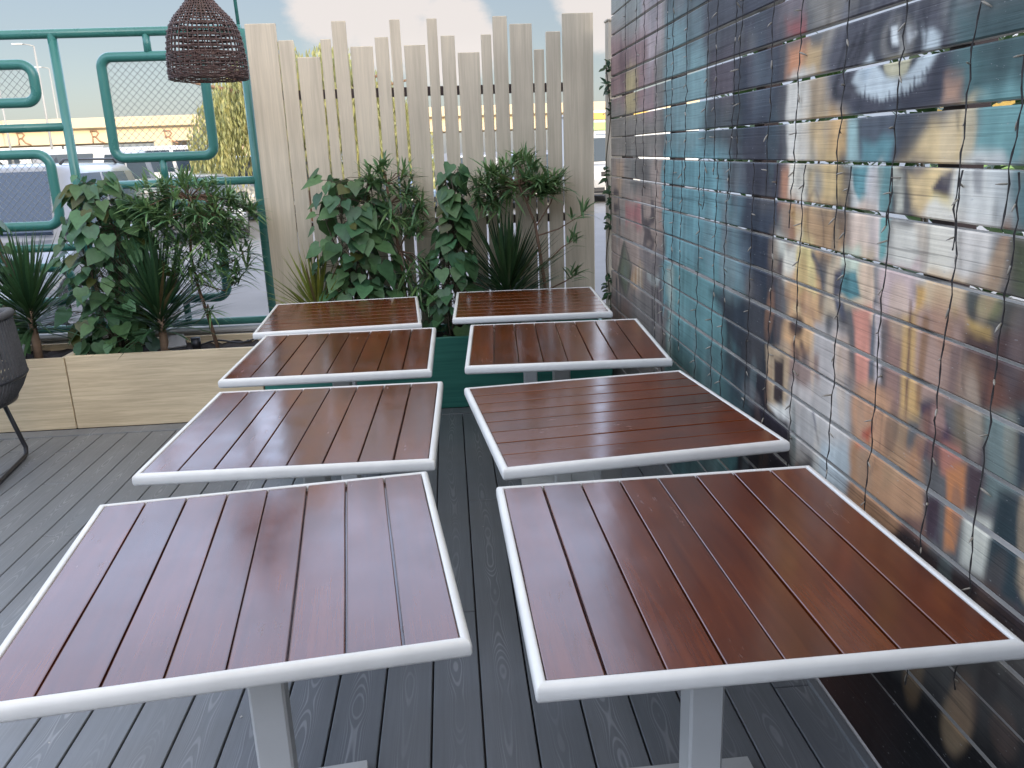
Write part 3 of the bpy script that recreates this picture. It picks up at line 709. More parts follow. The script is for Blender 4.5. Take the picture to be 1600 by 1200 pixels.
# ------------------------------------------------------------------ hanging fairy lights on the wall
bulb_mb = MB(); bulb_mb.tube([(0, 0, 0), (-.004, 0, -.006), (-.012, 0, -.018), (-.02, 0, -.03)], [.0016, .0035, .0038, .0012], 6)
bulb_mesh = None
ORD = ['first', 'second', 'third', 'fourth', 'fifth', 'sixth', 'seventh', 'eighth', 'ninth', 'tenth', 'eleventh', 'twelfth', 'thirteenth', 'fourteenth', 'fifteenth', 'sixteenth', 'seventeenth']
def strand(y, z0, z1, label, group, amp=.006):
    global bulb_mesh
    root = thing('light_string', label, 'fairy lights', (WALL_X - .012, y, z0), 0, group)
    pts = []; z = 0; ph = rnd.uniform(0, 6); k = 0; yy = 0
    while z > -(z0 - z1):
        yy += rnd.uniform(-1, 1) * amp * .55; yy *= .93
        pts.append((rnd.uniform(-.004, .003), yy + math.sin(ph + z * 17) * amp * .5, z)); z -= .028; k += 1
    m = MB(); m.tube(pts, .0013, 5, cap=False); m.tube([(p[0] - .002 * math.cos(i * 1.7), p[1] + .0026 * math.sin(i * 1.7), p[2]) for i, p in enumerate(pts)], .0010, 4, cap=False)
    m.build('cable', M['cable'], root, world=False)
    for i in range(2, len(pts), 4):
        if bulb_mesh is None:
            o = bulb_mb.build('bulb', M['bulb'], root, world=False); bulb_mesh = o.data
        else:
            o = bpy.data.objects.new('bulb', bulb_mesh); C.objects.link(o); o.parent = root
        o.location = pts[i]; o.rotation_euler = (rnd.uniform(-1.4, 1.4), rnd.uniform(-.9, .9), rnd.uniform(-2.0, 2.0)); s = rnd.uniform(.5, .85); o.scale = (s, s, s)
UP = [4.891, 4.629, 4.45, 4.192, 3.997, 3.895, 3.665, 3.375, 3.27, 3.063, 2.996, 2.707, 2.487, 2.2, 1.921, 1.652, 1.498]
LO = [4.164, 3.998, 3.845, 3.702, 3.437, 3.215, 3.084, 2.82, 2.613, 2.406, 2.13, 1.913, 1.646, 1.469]
for i, y in enumerate(UP):
    strand(y, 3.02, 1.42 - .1 * ((i * 7) % 5 - 2) / 2 - (.18 if i in (13, 15) else 0), ORD[i] + ' hanging fairy light wire in the upper row, counted from the far wall end', 'fairy light wires of the upper row')
for i, y in enumerate(LO):
    strand(y, 1.53, .3 + .12 * ((i * 5) % 4), ORD[i] + ' hanging fairy light wire in the lower row, counted from the far wall end', 'fairy light wires of the lower row')

# ------------------------------------------------------------------ tables
TS = .86
def make_table(name, cross):
    """square pedestal table; slats along local y, or along local x when cross"""
    root = thing(name, 'table', 'table')
    hs = TS / 2; inner = hs - .019
    m = MB(); n = 8; w = 2 * inner / n
    m.box((0, 0, .7245), (2 * inner, 2 * inner, .015), col=(.15, .5, .5))
    for i in range(n):
        g = .0014 + rnd.random() * .0012; x0 = -inner + i * w + g; x1 = -inner + (i + 1) * w - g
        tt = (rnd.random(), rnd.random(), rnd.random()); dz = rnd.uniform(-.0006, .0006)
        # gently crowned slat top
        xs = [x0, x0 + .0004, x0 + .0022, (x0 + x1) / 2, x1 - .0022, x1 - .0004, x1]; zs = [.736, .7468, .7478, .7479, .7478, .7468, .736]
        vs = []
        rowsy = [-inner + .0015, -inner * .5, 0, inner * .5, inner - .0015]
        for yy in rowsy:
            wv = rnd.uniform(-.0006, .0006)
            vs += [(x + (wv if 0 < k < 6 else wv), yy, z + dz) for k, (x, z) in enumerate(zip(xs, zs))]
        k = len(xs); fs = [(r * k + j, r * k + j + 1, (r + 1) * k + j + 1, (r + 1) * k + j) for r in range(len(rowsy) - 1) for j in range(k - 1)]
        m.add(vs, fs, False, 0, tt)
    top = m.build('tabletop', [M['table']], root, world=False)
    if cross: top.rotation_euler = (0, 0, R(90))
    # bullnose rim swept round the square
    m = MB(); prof = [(inner, .716), (inner, .748), (inner + .002, .7502), (hs - .012, .7502), (hs - .006, .7488), (hs - .002, .7452), (hs, .739), (hs, .724), (hs - .003, .718), (hs - .010, .714), (inner + .004, .714)]
    rc = .005; loops = []
    for (o, z) in prof:
        lp = []; rr = max(.001, rc + (o - hs)) if o > hs - rc else .0006
        for cx, cy, a0 in ((1, 1, 0), (-1, 1, 90), (-1, -1, 180), (1, -1, 270)):
            for i in range(5):
                a = R(a0 + 90 * i / 4); lp.append((cx * (o - rr) + rr * math.cos(a), cy * (o - rr) + rr * math.sin(a), z))
        loops.append(lp)
    k = len(loops[0]); P = len(prof); vs = [p for lp in loops for p in lp]
    m.add(vs, [(a * k + j, a * k + (j + 1) % k, ((a + 1) % P) * k + (j + 1) % k, ((a + 1) % P) * k + j) for a in range(P) for j in range(k)], True)
    m.build('rim', M['white'], root, world=False)
    m = MB(); m.box((0, 0, .705), (.36, .36, .018), ch=.003); m.box((0, 0, .6985), (.5, .05, .03)); m.build('top_bracket', M['pole'], root, world=False)
    m = MB(); m.box((0, 0, .36), (.08, .08, .668), ch=.006); m.build('pole', M['pole'], root, world=False)
    m = MB(); m.box((0, 0, .012), (.40, .40, .016), ch=.004)
    b = .198; m.add([(-b, -b, .021), (b, -b, .021), (b, b, .021), (-b, b, .021), (-.05, -.05, .034), (.05, -.05, .034), (.05, .05, .034), (-.05, .05, .034)], [(0, 1, 5, 4), (1, 2, 6, 5), (2, 3, 7, 6), (3, 0, 4, 7), (4, 5, 6, 7)])
    for x, y in ((-.17, -.17), (.17, -.17), (.17, .17), (-.17, .17)): m.tube([(x, y, 0), (x, y, .006)], .018, 8)
    m.build('base_plate', M['pole'], root, world=False)
    return root
t_long = make_table('slat_table', False); t_cross = make_table('slat_table', True)
for (x, y, yaw, cross, lab) in (
    (-.475, 1.690, 6.5, 0, 'white-rimmed slat table nearest the camera in the left row, washed lavender by sky reflection'),
    (-.496, 2.678, -1.4, 0, 'white-rimmed slat table second from the camera in the left row, half lavender half brown'),
    (-.528, 3.709, -.6, 0, 'white-rimmed slat table third from the camera in the left row, slats running away'),
    (-.622, 4.655, 3.2, 1, 'white-rimmed table at the far end of the left row, slats running crosswise'),
    (.523, 1.601, 1.0, 0, 'white-rimmed red-brown slat table nearest the camera beside the mural wall'),
    (.494, 2.604, 5.9, 1, 'white-rimmed slat table second from the camera by the mural, turned, slats running crosswise'),
    (.485, 3.700, -3.2, 0, 'white-rimmed slat table third from the camera in the right row, slats running away'),
    (.436, 4.752, -2.2, 1, 'white-rimmed table at the far end of the right row, slats running crosswise')):
    src = t_cross if cross else t_long
    if src.get('used'):
        src = copy_tree(src)
    else: src['used'] = 1
    src.location = (x, y, 0); src.rotation_euler = (0, 0, R(yaw))
    tag(src, lab, 'table', 'slatted square tables in two rows')
for o in C.objects:
    if 'used' in o: del o['used']

# ------------------------------------------------------------------ rope armchair at the left edge
def make_chair():
    root = thing('rope_armchair', 'charcoal rope tub armchair on black metal sled legs at the left edge', 'armchair', (-2.66, 4.36, 0), R(8))
    def ring(t):   # 0 front-left ... angle around; returns top, waist, bottom points
        a = 2 * math.pi * t
        ca, sa = math.cos(a), math.sin(a)
        top = Vector((.35 * ca, .36 * sa, .80 + .07 * ca)); waist = Vector((.375 * ca, .385 * sa, .545)); bot = Vector((.30 * ca, .31 * sa, .415))
        return top, waist, bot
    n = 66; a0, a1 = -.36, .36
    ts = [a0 + (a1 - a0) * i / n for i in range(n + 1)]
    m = MB()
    for t in ts:
        T, W, B = ring(t)
        m.tube([T, T.lerp(W, .5) + Vector((0, 0, 0)), W, W.lerp(B, .5) + (W - Vector((0, 0, W.z))).normalized() * .006, B], .0074, 5, cap=False)
    m.build('rope_shell', M['rope'], root, world=False)
    m = MB(); m.tube([ring(t)[0] for t in ts], .021, 10); m.build('top_rail', M['rope'], root, world=False)
    m = MB(); m.tube([ring(i / 48)[2] for i in range(48)], .014, 8, closed=True); m.tube([ring(t)[1] for t in ts], .009, 6); m.build('seat_frame', M['dark_metal'], root, world=False)
    m = MB(); vs = []; N = 36
    for r, z in ((0, .47), (.8, .475), (.96, .455), (1, .43), (.97, .405)):
        for i in range(N): a = 2 * math.pi * i / N; vs.append((.29 * r * math.cos(a), .30 * r * math.sin(a), z))
    m.add(vs, [(q * N + i, q * N + (i + 1) % N, (q + 1) * N + (i + 1) % N, (q + 1) * N + i) for q in range(4) for i in range(N)], True); m.build('seat_cushion', M['rope'], root, world=False)
    for sx in (1, -1):
        x = .21 * sx; pts = [(x * .62, .27, .41), (x * .95, .285, .10), (x * 1.0, .288, .055), (x * 1.0, .275, .022), (x, .24, .013), (x, -.24, .013), (x * 1.0, -.275, .022), (x, -.288, .055), (x * .95, -.285, .10), (x * .62, -.27, .41)]
        m = MB(); m.tube(pts, .0125, 10); m.build('sled_leg', M['dark_metal'], root, world=False)
    for y in (.272, -.272):
        m = MB(); m.tube([(-.145, y, .355), (.145, y, .355)], .010, 8); m.build('cross_bar', M['dark_metal'], root, world=False)
make_chair()

# ------------------------------------------------------------------ woven pendant lamp
def make_lamp():
    cx, cy = -1.2845, 5.0
    root = thing('pendant_lamp', 'dark woven rattan bell pendant lamp hanging before the teal railing', 'lamp', (cx, cy, 2.034)); K = 1.4286
    prof = [(.145, 0), (.147, .03), (.145, .07), (.141, .11), (.135, .15), (.128, .178), (.120, .196), (.104, .222), (.079, .249), (.055, .275), (.036, .30), (.030, .34), (.030, .40)]
    def rad(z):
        for (r0, z0), (r1, z1) in zip(prof[:-1], prof[1:]):
            if z <= z1: return r0 + (r1 - r0) * (z - z0) / (z1 - z0)
        return prof[-1][0]
    NR = 43; m = MB()
    for i in range(NR):
        a = 2 * math.pi * i / NR + rnd.uniform(-.02, .02)
        m.tube([(rad(z) * math.cos(a), rad(z) * math.sin(a), z) for z in [q * .4 / 16 for q in range(17)]], .0026, 4, cap=False)
    z = .002
    while z < .4:
        open_band = (.022 < z < .026) or False
        holes = .084 < z < .180
        sparse = .034 < z < .058
        r = rad(z)
        if holes:
            # crossing weave that leaves round holes
            for k in (0, 1):
                pts = [((r + .003 * (-1) ** (i + k)) * math.cos(2 * math.pi * i / (NR * 2)), (r + .003 * (-1) ** (i + k)) * math.sin(2 * math.pi * i / (NR * 2)), z + .0035 * math.sin(math.pi * (i + k))) for i in range(NR * 2)]
            for dz in (0, .0042):
                pts = [((r + .0035 * (-1) ** i) * math.cos(2 * math.pi * i / NR), (r + .0035 * (-1) ** i) * math.sin(2 * math.pi * i / NR), z + dz + rnd.uniform(-.0008, .0008)) for i in range(NR)]
                m.tube(pts, .0027, 4, closed=True)
            z += .0205
        else:
            ph = int(z * 1e4)
            pts = []; skip = sparse
            for i in range(NR):
                o = .0035 * (-1) ** (i + ph); a = 2 * math.pi * i / NR
                pts.append(((r + o) * math.cos(a), (r + o) * math.sin(a), z + rnd.uniform(-.0016, .0016)))
            m.tube(pts, .0027, 4, closed=True)
            z += (.0125 if skip else (.0105 if z > .196 else .0056)) + rnd.uniform(-.0004, .0004)
    m.v = [(p[0] * K, p[1] * K, p[2] * K) for p in m.v]; m.build('woven_shade', M['rattan'], root, world=False)
    m = MB(); m.tube([(0, 0, .46), (0, 0, .57), (0, 0, .62)], [.025, .028, .012], 10); m.build('lamp_holder', M['black'], root, world=False)
    m = MB(); m.tube([(0, 0, .34), (0, 0, .37), (0, 0, .42), (0, 0, .47)], [.012, .030, .028, .014], 12); m.build('bulb', M['bulb'], root, world=False)
    m = MB(); m.tube([(0, 0, .60), (0, 0, 1.02)], .004, 6); m.build('cord', M['black'], root, world=False)
make_lamp()
m = MB(); m.tube([(-1.2775, RY + .002, 3.12), (-1.279, RY - .2, 3.135), (-1.2845, 4.97, 3.06)], .010, 8); m.build('lamp_arm', M['teal'], rail_root)

# ------------------------------------------------------------------ garden lights in the planter
t = thing('spotlight', 'small black cylinder uplight standing in the pale timber planter', 'spotlight', (-1.672, 5.36, .425))
m = MB(); m.tube([(0, 0, .005), (0, 0, .075)], [.028, .030], 14); m.tube([(0, 0, .075), (0, 0, .080)], [.031, .031], 14); m.build('housing', M['black'], t, world=False)
m = MB(); m.tube([(0, 0, -.02), (0, 0, .01)], .008, 8); m.build('spike', M['black'], t, world=False)
for x, y, rz, lab in ((-1.80, 5.36, .5, 'grey box floodlight tilted beside the black uplight in the planter'), (-2.76, 5.33, -.6, 'small dark floodlight half hidden behind the rope armchair')):
    t = thing('floodlight', lab, 'floodlight', (x, y, .44), rz)
    m = MB(); rot = Euler((R(-28), 0, 0)).to_matrix(); m.box((0, 0, .045), (.12, .035, .085), ch=.006, rot=rot); m.build('housing', M['lampgrey'], t, world=False)
    m = MB(); m.tube([(-.065, 0, .045), (-.065, 0, -.01), (.065, 0, -.01), (.065, 0, .045)], .004, 6); m.build('bracket', M['black'], t, world=False)
m = MB(); pts = [(-1.70, 5.40, .43)] + [(-1.65 + i * .05, 5.42 + .02 * math.sin(i), .447 + .012 * math.sin(i * .9) + .003 * i) for i in range(10)]; m.tube(pts, .006, 6)
tag(m.build('power_cable', M['black']), 'black power cable lying on the soil behind the black uplight', 'cable')

# ------------------------------------------------------------------ plants
def leaf_blade(m, base, d, n, L, W, fold, droop, col, heart=True):
    """one leaf: d = direction of the tip, n = face normal"""
    d = d.normalized(); n = (n - d * n.dot(d)).normalized(); s = d.cross(n)
    rows = ((0, .26, -.13), (.13, .50, .04), (.38, .50, .34), (.68, .27, .66), (1.0, .015, 1.0)) if heart else ((0, .12, 0), (.2, .42, .2), (.45, .5, .45), (.75, .32, .75), (1, .02, 1))
    vs = []
    for my, ex, ey in rows:
        z = -droop * my * my
        vs.append(base + d * L * my + n * L * z)
        for sg in (-1, 1): vs.append(base + d * L * ey + s * sg * ex * W + n * (L * (-droop * max(0, ey) ** 2) + fold * W * ex))
    fs = []
    for i in range(len(rows) - 1):
        a, b = 3 * i, 3 * i + 3
        fs += [(a, b, b + 1, a + 1), (a, a + 2, b + 2, b)]
    m.add(vs, fs, True, 0, col)

def vcol(base, v=.25, hue=.12):
    k = 1 + rnd.uniform(-v, v); h = rnd.uniform(-hue, hue)
    return (max(.004, base[0] * k * (1 + h)), base[1] * k, max(.003, base[2] * k * (1 - h)))

def heart_plant(label, x, y, z0, z1, rad, nleaf, size, seed, lean=(0, 0), base_col=(.070, .150, .060), group='heart-leaved shrubs in the planters'):
    rnd.seed(seed)
    root = thing('heart_leaf_shrub', label, 'plant', (x, y, z0), 0, group)
    st = MB(); lf = MB(); H = z1 - z0; stems = []
    for k in range(6):
        a = rnd.uniform(0, 6.28); p = Vector((rnd.uniform(-.06, .06), rnd.uniform(-.05, .05), -.03)); pts = [p.copy()]
        tgt = Vector((lean[0] + math.cos(a) * rad(.85) * .6, lean[1] + math.sin(a) * rad(.85) * .5, H * rnd.uniform(.8, .98)))
        for i in range(1, 9):
            t = i / 8; q = p.lerp(tgt, t); q += Vector((math.sin(t * 5 + k) * .035, math.cos(t * 4 + k) * .03, 0)); pts.append(q)
        stems.append(pts); st.tube(pts, [.008 - .005 * i / 8 for i in range(9)], 6)
    for i in range(nleaf):
        t = (i + rnd.random()) / nleaf; t = .03 + .95 * t; r = rad(t)
        a = rnd.uniform(0, 6.28); rr = r * math.sqrt(rnd.uniform(.12, 1))
        c = Vector((lean[0] * t + math.cos(a) * rr, lean[1] * t + math.sin(a) * rr * .72, H * t + rnd.uniform(-.03, .05)))
        out = Vector((math.cos(a), math.sin(a), 0)); sp = stems[i % 6]; sj = min(8, max(0, int(t * 8.5))); sp = sp[sj]
        tip = (out * rnd.uniform(.35, .8) + Vector((0, 0, -rnd.uniform(.25, 1.0))) + Vector((rnd.uniform(-.4, .4), rnd.uniform(-.4, .4), 0)))
        nrm = out * rnd.uniform(.25, 1) + Vector((rnd.uniform(-.3, .3), -rnd.uniform(0, .7), rnd.uniform(.3, 1.1)))
        L = size * rnd.uniform(.45, 1.25); tc = vcol(base_col, .3, .15)
        if rnd.random() < .07: tc = (.075, .085, .02)
        leaf_blade(lf, c, tip, nrm, L, L * .92, rnd.uniform(.05, .3), rnd.uniform(.0, .25), tc)
        mid = sp.lerp(c, .5) + Vector((0, 0, .02))
        if (sp - c).length < .3: st.tube([sp, mid, c], .0018, 4, cap=False)
    st.build('stem', M['stem'], root, world=False); lf.build('foliage', M['leaf'], root, world=False)

def spiky_plant(label, x, y, z0, zc, n, L, w, seed, base_col=(.034, .080, .030), spread=1.15, trunk_r=.028, upright=0.0, group='spiky rosette plants in the planters'):
    rnd.seed(seed)
    root = thing('dracaena', label, 'plant', (x, y, z0), 0, group)
    st = MB(); st.tube([(0, 0, -.04), (.003, 0, (zc - z0) * .5), (0, 0, zc - z0 + .2)], [trunk_r, trunk_r * .95, trunk_r * .6], 10); st.build('trunk', M['trunk'], root, world=False)
    lf = MB()
    for i in range(n):
        t = i / n; a = i * 2.39996 + rnd.uniform(-.2, .2)
        base = Vector((math.cos(a) * .02, math.sin(a) * .02, zc - z0 + .22 * t))
        el = R(90) - spread * (1 - t) ** .75 * rnd.uniform(.75, 1.15) - upright * 0
        l = L * rnd.uniform(.72, 1.08) * (.8 + .25 * math.sin(t * 3.1)); d = Vector((math.cos(a) * math.cos(el), math.sin(a) * math.cos(el), math.sin(el)))
        s = Vector((-math.sin(a), math.cos(a), 0)); sag = rnd.uniform(.05, .32) * (1.1 - t); vs = []; tc = vcol(base_col, .35, .15)
        if rnd.random() < .03: tc = (.14, .10, .045)
        wl = w * rnd.uniform(.75, 1.1); K = 6
        up = s.cross(d)
        for k in range(K + 1):
            u = k / K; p = base + d * l * u + Vector((0, 0, -sag * l * u * u)); hw = wl / 2 * (min(1, .5 + u * 2.2) if u < .3 else (1 - ((u - .3) / .7) ** 1.7) + .02)
            vs += [p - s * hw + up * hw * .35, p, p + s * hw + up * hw * .35]
        lf.add(vs, [(3 * k + j, 3 * k + j + 1, 3 * k + j + 4, 3 * k + j + 3) for k in range(K) for j in range(2)], True, 0, tc)
    lf.build('foliage', M['leaf'], root, world=False)

def fine_tree(label, x, y, z0, trunk, crown, nclus, seed, leafL=.15, base_col=(.115, .205, .075), extra=(), group='fine-leaved saplings in the planters'):
    """sapling with strap leaves; trunk: polyline, crown: list of (centre, radii)"""
    rnd.seed(seed)
    root = thing('fine_leaf_sapling', label, 'plant', (x, y, z0), 0, group)
    st = MB(); lf = MB(); T = [Vector(p) - Vector((x, y, z0)) for p in trunk]
    st.tube(T, [.013 - .006 * i / (len(T) - 1) for i in range(len(T))], 8); tip = T[-1]; fork = T[-2]
    def cluster(c, d, n, L):
        for j in range(n):
            a = rnd.uniform(0, 6.28); e = rnd.uniform(-.35, 1.2)
            q = (Vector((math.cos(a) * math.cos(e), math.sin(a) * math.cos(e), math.sin(e))) + d * .55).normalized(); l = L * rnd.uniform(.6, 1.15)
            s = q.cross(Vector((rnd.uniform(-.3, .3), rnd.uniform(-.3, .3), 1))).normalized(); sag = rnd.uniform(.1, .5); vs = []; tc = vcol(base_col, .35, .15)
            b = c + Vector((rnd.uniform(-.012, .012), rnd.uniform(-.012, .012), rnd.uniform(-.03, .03)))
            for k in range(5):
                u = k / 4; p = b + q * l * u + Vector((0, 0, -sag * l * u * u)); hw = (.0046, .0073, .007, .0047, .0007)[k] * rnd.uniform(.85, 1.15)
                vs += [p - s * hw, p + s * hw]
            lf.add(vs, [(2 * k, 2 * k + 1, 2 * k + 3, 2 * k + 2) for k in range(4)], True, 0, tc)
    for i in range(nclus):
        cc, rr = crown[i % len(crown)]; cc = Vector(cc) - Vector((x, y, z0))
        while True:
            v = Vector((rnd.uniform(-1, 1), rnd.uniform(-1, 1), rnd.uniform(-1, 1)))
            if v.length < 1: break
        c = cc + Vector((v.x * rr[0], v.y * rr[1], v.z * rr[2]))
        b = min(T[len(T) // 2:], key=lambda p: (p - c).length); mid = b.lerp(c, .5) + Vector((0, 0, .03))
        if i % 2 == 0: st.tube([b, mid, c], [.0042, .003, .0015], 4, cap=False)
        cluster(c, (c - b).normalized() if (c - b).length > .01 else Vector((0, 0, 1)), rnd.randint(10, 16), leafL)
    for pts in extra:
        P = [Vector(p) - Vector((x, y, z0)) for p in pts]; st.tube(P, [.006, .0045, .002][:len(P)] if len(P) == 3 else .004, 5, cap=False); cluster(P[-1], (P[-1] - P[-2]).normalized(), 14, leafL)
        cluster(P[-2].lerp(P[-1], .6), (P[-1] - P[-2]).normalized(), 7, leafL)
    st.build('trunk', M['bark'], root, world=False); lf.build('foliage', M['leaf'], root, world=False)

ZS = .425
heart_plant('tall heart-leaved shrub in the pale planter, between the two spiky plants', -2.17, 5.37, ZS, 1.53, lambda t: .20 + .10 * math.sin(min(1, t * 1.15) * 3.1) - (.08 if t > .93 else 0), 330, .112, 11, (.03, 0))
heart_plant('heart-leaved shrub in the green planter behind the far left table', -.62, 5.37, ZS, 1.50, lambda t: .19 + .08 * math.sin(t * 3.1), 250, .112, 12, (.0, 0))
heart_plant('narrow heart-leaved shrub in the green planter seen between the two table rows', .01, 5.36, ZS, 1.52, lambda t: .13 + .06 * math.sin(t * 4 + 1.2), 180, .112, 13, (.02, 0))
heart_plant('broad-leaved shrub cut off by the left edge of the photo', -2.98, 5.40, ZS, 1.46, lambda t: .26, 150, .12, 14)
spiky_plant('spiky dark dracaena on a ringed trunk behind the rope armchair', -2.665, 5.36, ZS, .60, 200, .54, .021, 21, spread=1.65)
spiky_plant('spiky dark dracaena between the heart-leaved shrub and the fine-leaved sapling', -1.86, 5.32, ZS, .56, 200, .56, .022, 22, spread=1.45)
spiky_plant('short yellow-green spiky plant at the left end of the green planter', -.87, 5.33, ZS, .52, 110, .42, .018, 23, (.19, .21, .035), 1.45)
spiky_plant('spiky dark dracaena behind the far right table', .36, 5.36, ZS, .60, 200, .54, .020, 24, spread=1.45)
fine_tree('fine-leaved sapling with a thin leaning trunk at the right end of the pale planter', -1.545, 5.38, ZS, [(-1.545, 5.38, .42), (-1.575, 5.38, .62), (-1.615, 5.38, .82), (-1.635, 5.38, 1.02), (-1.61, 5.38, 1.25), (-1.60, 5.38, 1.38)],
          [((-1.62, 5.38, 1.36), (.32, .22, .13)), ((-1.80, 5.38, 1.30), (.16, .18, .14)), ((-1.42, 5.38, 1.22), (.22, .2, .18)), ((-1.52, 5.36, 1.02), (.30, .2, .15))], 175, 31, extra=([(-1.6, 5.38, .85), (-1.45, 5.36, .80), (-1.36, 5.34, .86)], [(-1.58, 5.38, .66), (-1.56, 5.34, .72), (-1.54, 5.32, .66)], [(-1.62, 5.38, .9), (-1.38, 5.36, .98), (-1.27, 5.34, 1.06)]))
fine_tree('fine-leaved sapling rising between the two heart-leaved shrubs in the green planter', -.30, 5.42, ZS, [(-.30, 5.42, .42), (-.31, 5.42, .7), (-.33, 5.42, 1.0), (-.37, 5.42, 1.3), (-.38, 5.42, 1.42)],
          [((-.38, 5.42, 1.40), (.20, .15, .14)), ((-.28, 5.42, 1.2), (.2, .15, .16)), ((-.24, 5.42, .8), (.14, .12, .2))], 66, 32)
fine_tree('fine-leaved sapling with a bare slanting trunk in front of the rightmost fence planks', .62, 5.40, ZS, [(.635, 5.40, .42), (.61, 5.40, .74), (.575, 5.40, 1.0), (.555, 5.40, 1.14), (.50, 5.40, 1.28), (.46, 5.40, 1.38)],
          [((.46, 5.40, 1.44), (.24, .16, .13)), ((.30, 5.40, 1.36), (.14, .14, .14)), ((.62, 5.40, 1.38), (.12, .12, .08))], 78, 33,
          extra=([(.57, 5.40, 1.06), (.70, 5.36, 1.10), (.86, 5.34, 1.19)], [(.60, 5.40, .86), (.72, 5.36, .98), (.80, 5.34, 1.03)], [(.56, 5.40, 1.12), (.66, 5.42, 1.26), (.70, 5.42, 1.36)], [(.62, 5.40, .70), (.74, 5.36, .76), (.80, 5.34, .80)]))

# vine post at the far end of the mural wall
t = thing('timber_post', 'cream timber post at the far end of the mural wall', 'post', (1.092, 5.49, -.1))
m = MB(); m.box((1.092, 5.49, 1.12), (.10, .09, 2.45), ch=.004); m.build('shaft', M['cream'], t)
m = MB(); m.box((1.092, 5.49, 2.352), (.112, .102, .014), ch=.003); m.build('cap', M['cream'], t)
def vine():
    rnd.seed(41)
    root = thing('climbing_vine', 'dark green climbing vine on the cream post beside the mural wall', 'vine', (1.04, 5.42, .4))
    st = MB(); lf = MB(); pts = [Vector((.0 + .015 * math.sin(i * .8), -.0 + .01 * math.cos(i), .08 * i)) for i in range(22)]; st.tube(pts, .004, 5)
    for i in range(150):
        p = rnd.choice(pts) + Vector((rnd.uniform(-.03, .03), rnd.uniform(-.02, .02), rnd.uniform(-.04, .04)))
        if math.sin(p.z * 9) < -.35: continue
        d = Vector((rnd.uniform(-1, .5), rnd.uniform(-.9, .2), rnd.uniform(-.4, .5))); leaf_blade(lf, p, d, Vector((rnd.uniform(-.5, .5), -.5, .8)), rnd.uniform(.035, .06), rnd.uniform(.022, .034), .2, .2, vcol((.022, .062, .022)), False)
    st.build('stem', M['stem'], root, world=False); lf.build('foliage', M['leaf'], root, world=False)
vine()

def hedge(label, x, y, z0, rx, ry, rz_, n, seed):
    rnd.seed(seed); root = thing('hedge_shrub', label, 'shrub', (x, y, -.12), 0, 'shrubs behind the mural wall'); st = MB(); lf = MB()
    for k in range(7):
        a = rnd.uniform(0, 6.28); st.tube([(0, 0, 0), (math.cos(a) * rx * .3, math.sin(a) * ry * .3, z0 * .6), (math.cos(a) * rx * .7, math.sin(a) * ry * .7, z0 + rz_ * .5)], [.012, .009, .004], 6)
    for i in range(n):
        while True:
            v = Vector((rnd.uniform(-1, 1), rnd.uniform(-1, 1), rnd.uniform(-1, 1)))
            if v.length < 1 and v.length > rnd.random() * .8: break
        c = Vector((v.x * rx, v.y * ry, z0 + v.z * rz_)); leaf_blade(lf, c, v + Vector((rnd.uniform(-.7, .7), rnd.uniform(-.7, .7), rnd.uniform(-.5, .5))), Vector((rnd.uniform(-.5, .5), rnd.uniform(-.5, .5), 1)), rnd.uniform(.05, .09), rnd.uniform(.03, .05), .2, .2, vcol((.045, .095, .025)), False)
    st.build('stem', M['stem'], root, world=False); lf.build('foliage', M['leaf'], root, world=False)
hedge('leafy shrub glimpsed through the wall gaps beside the painted eye', 1.75, 2.55, 1.25, .42, .8, .95, 1900, 51)
hedge('leafy shrub glimpsed through the gaps at the middle of the mural wall', 1.70, 4.3, 1.3, .40, .95, .95, 2000, 52)

# ------------------------------------------------------------------ parked vehicles
def at_y(px, py, Y):
    d = CR * ((px - 800) / FPX) + CU * ((600 - py) / FPX) + _f
    t = Y / d.y
    return d.x * t, CAM_H + d.z * t

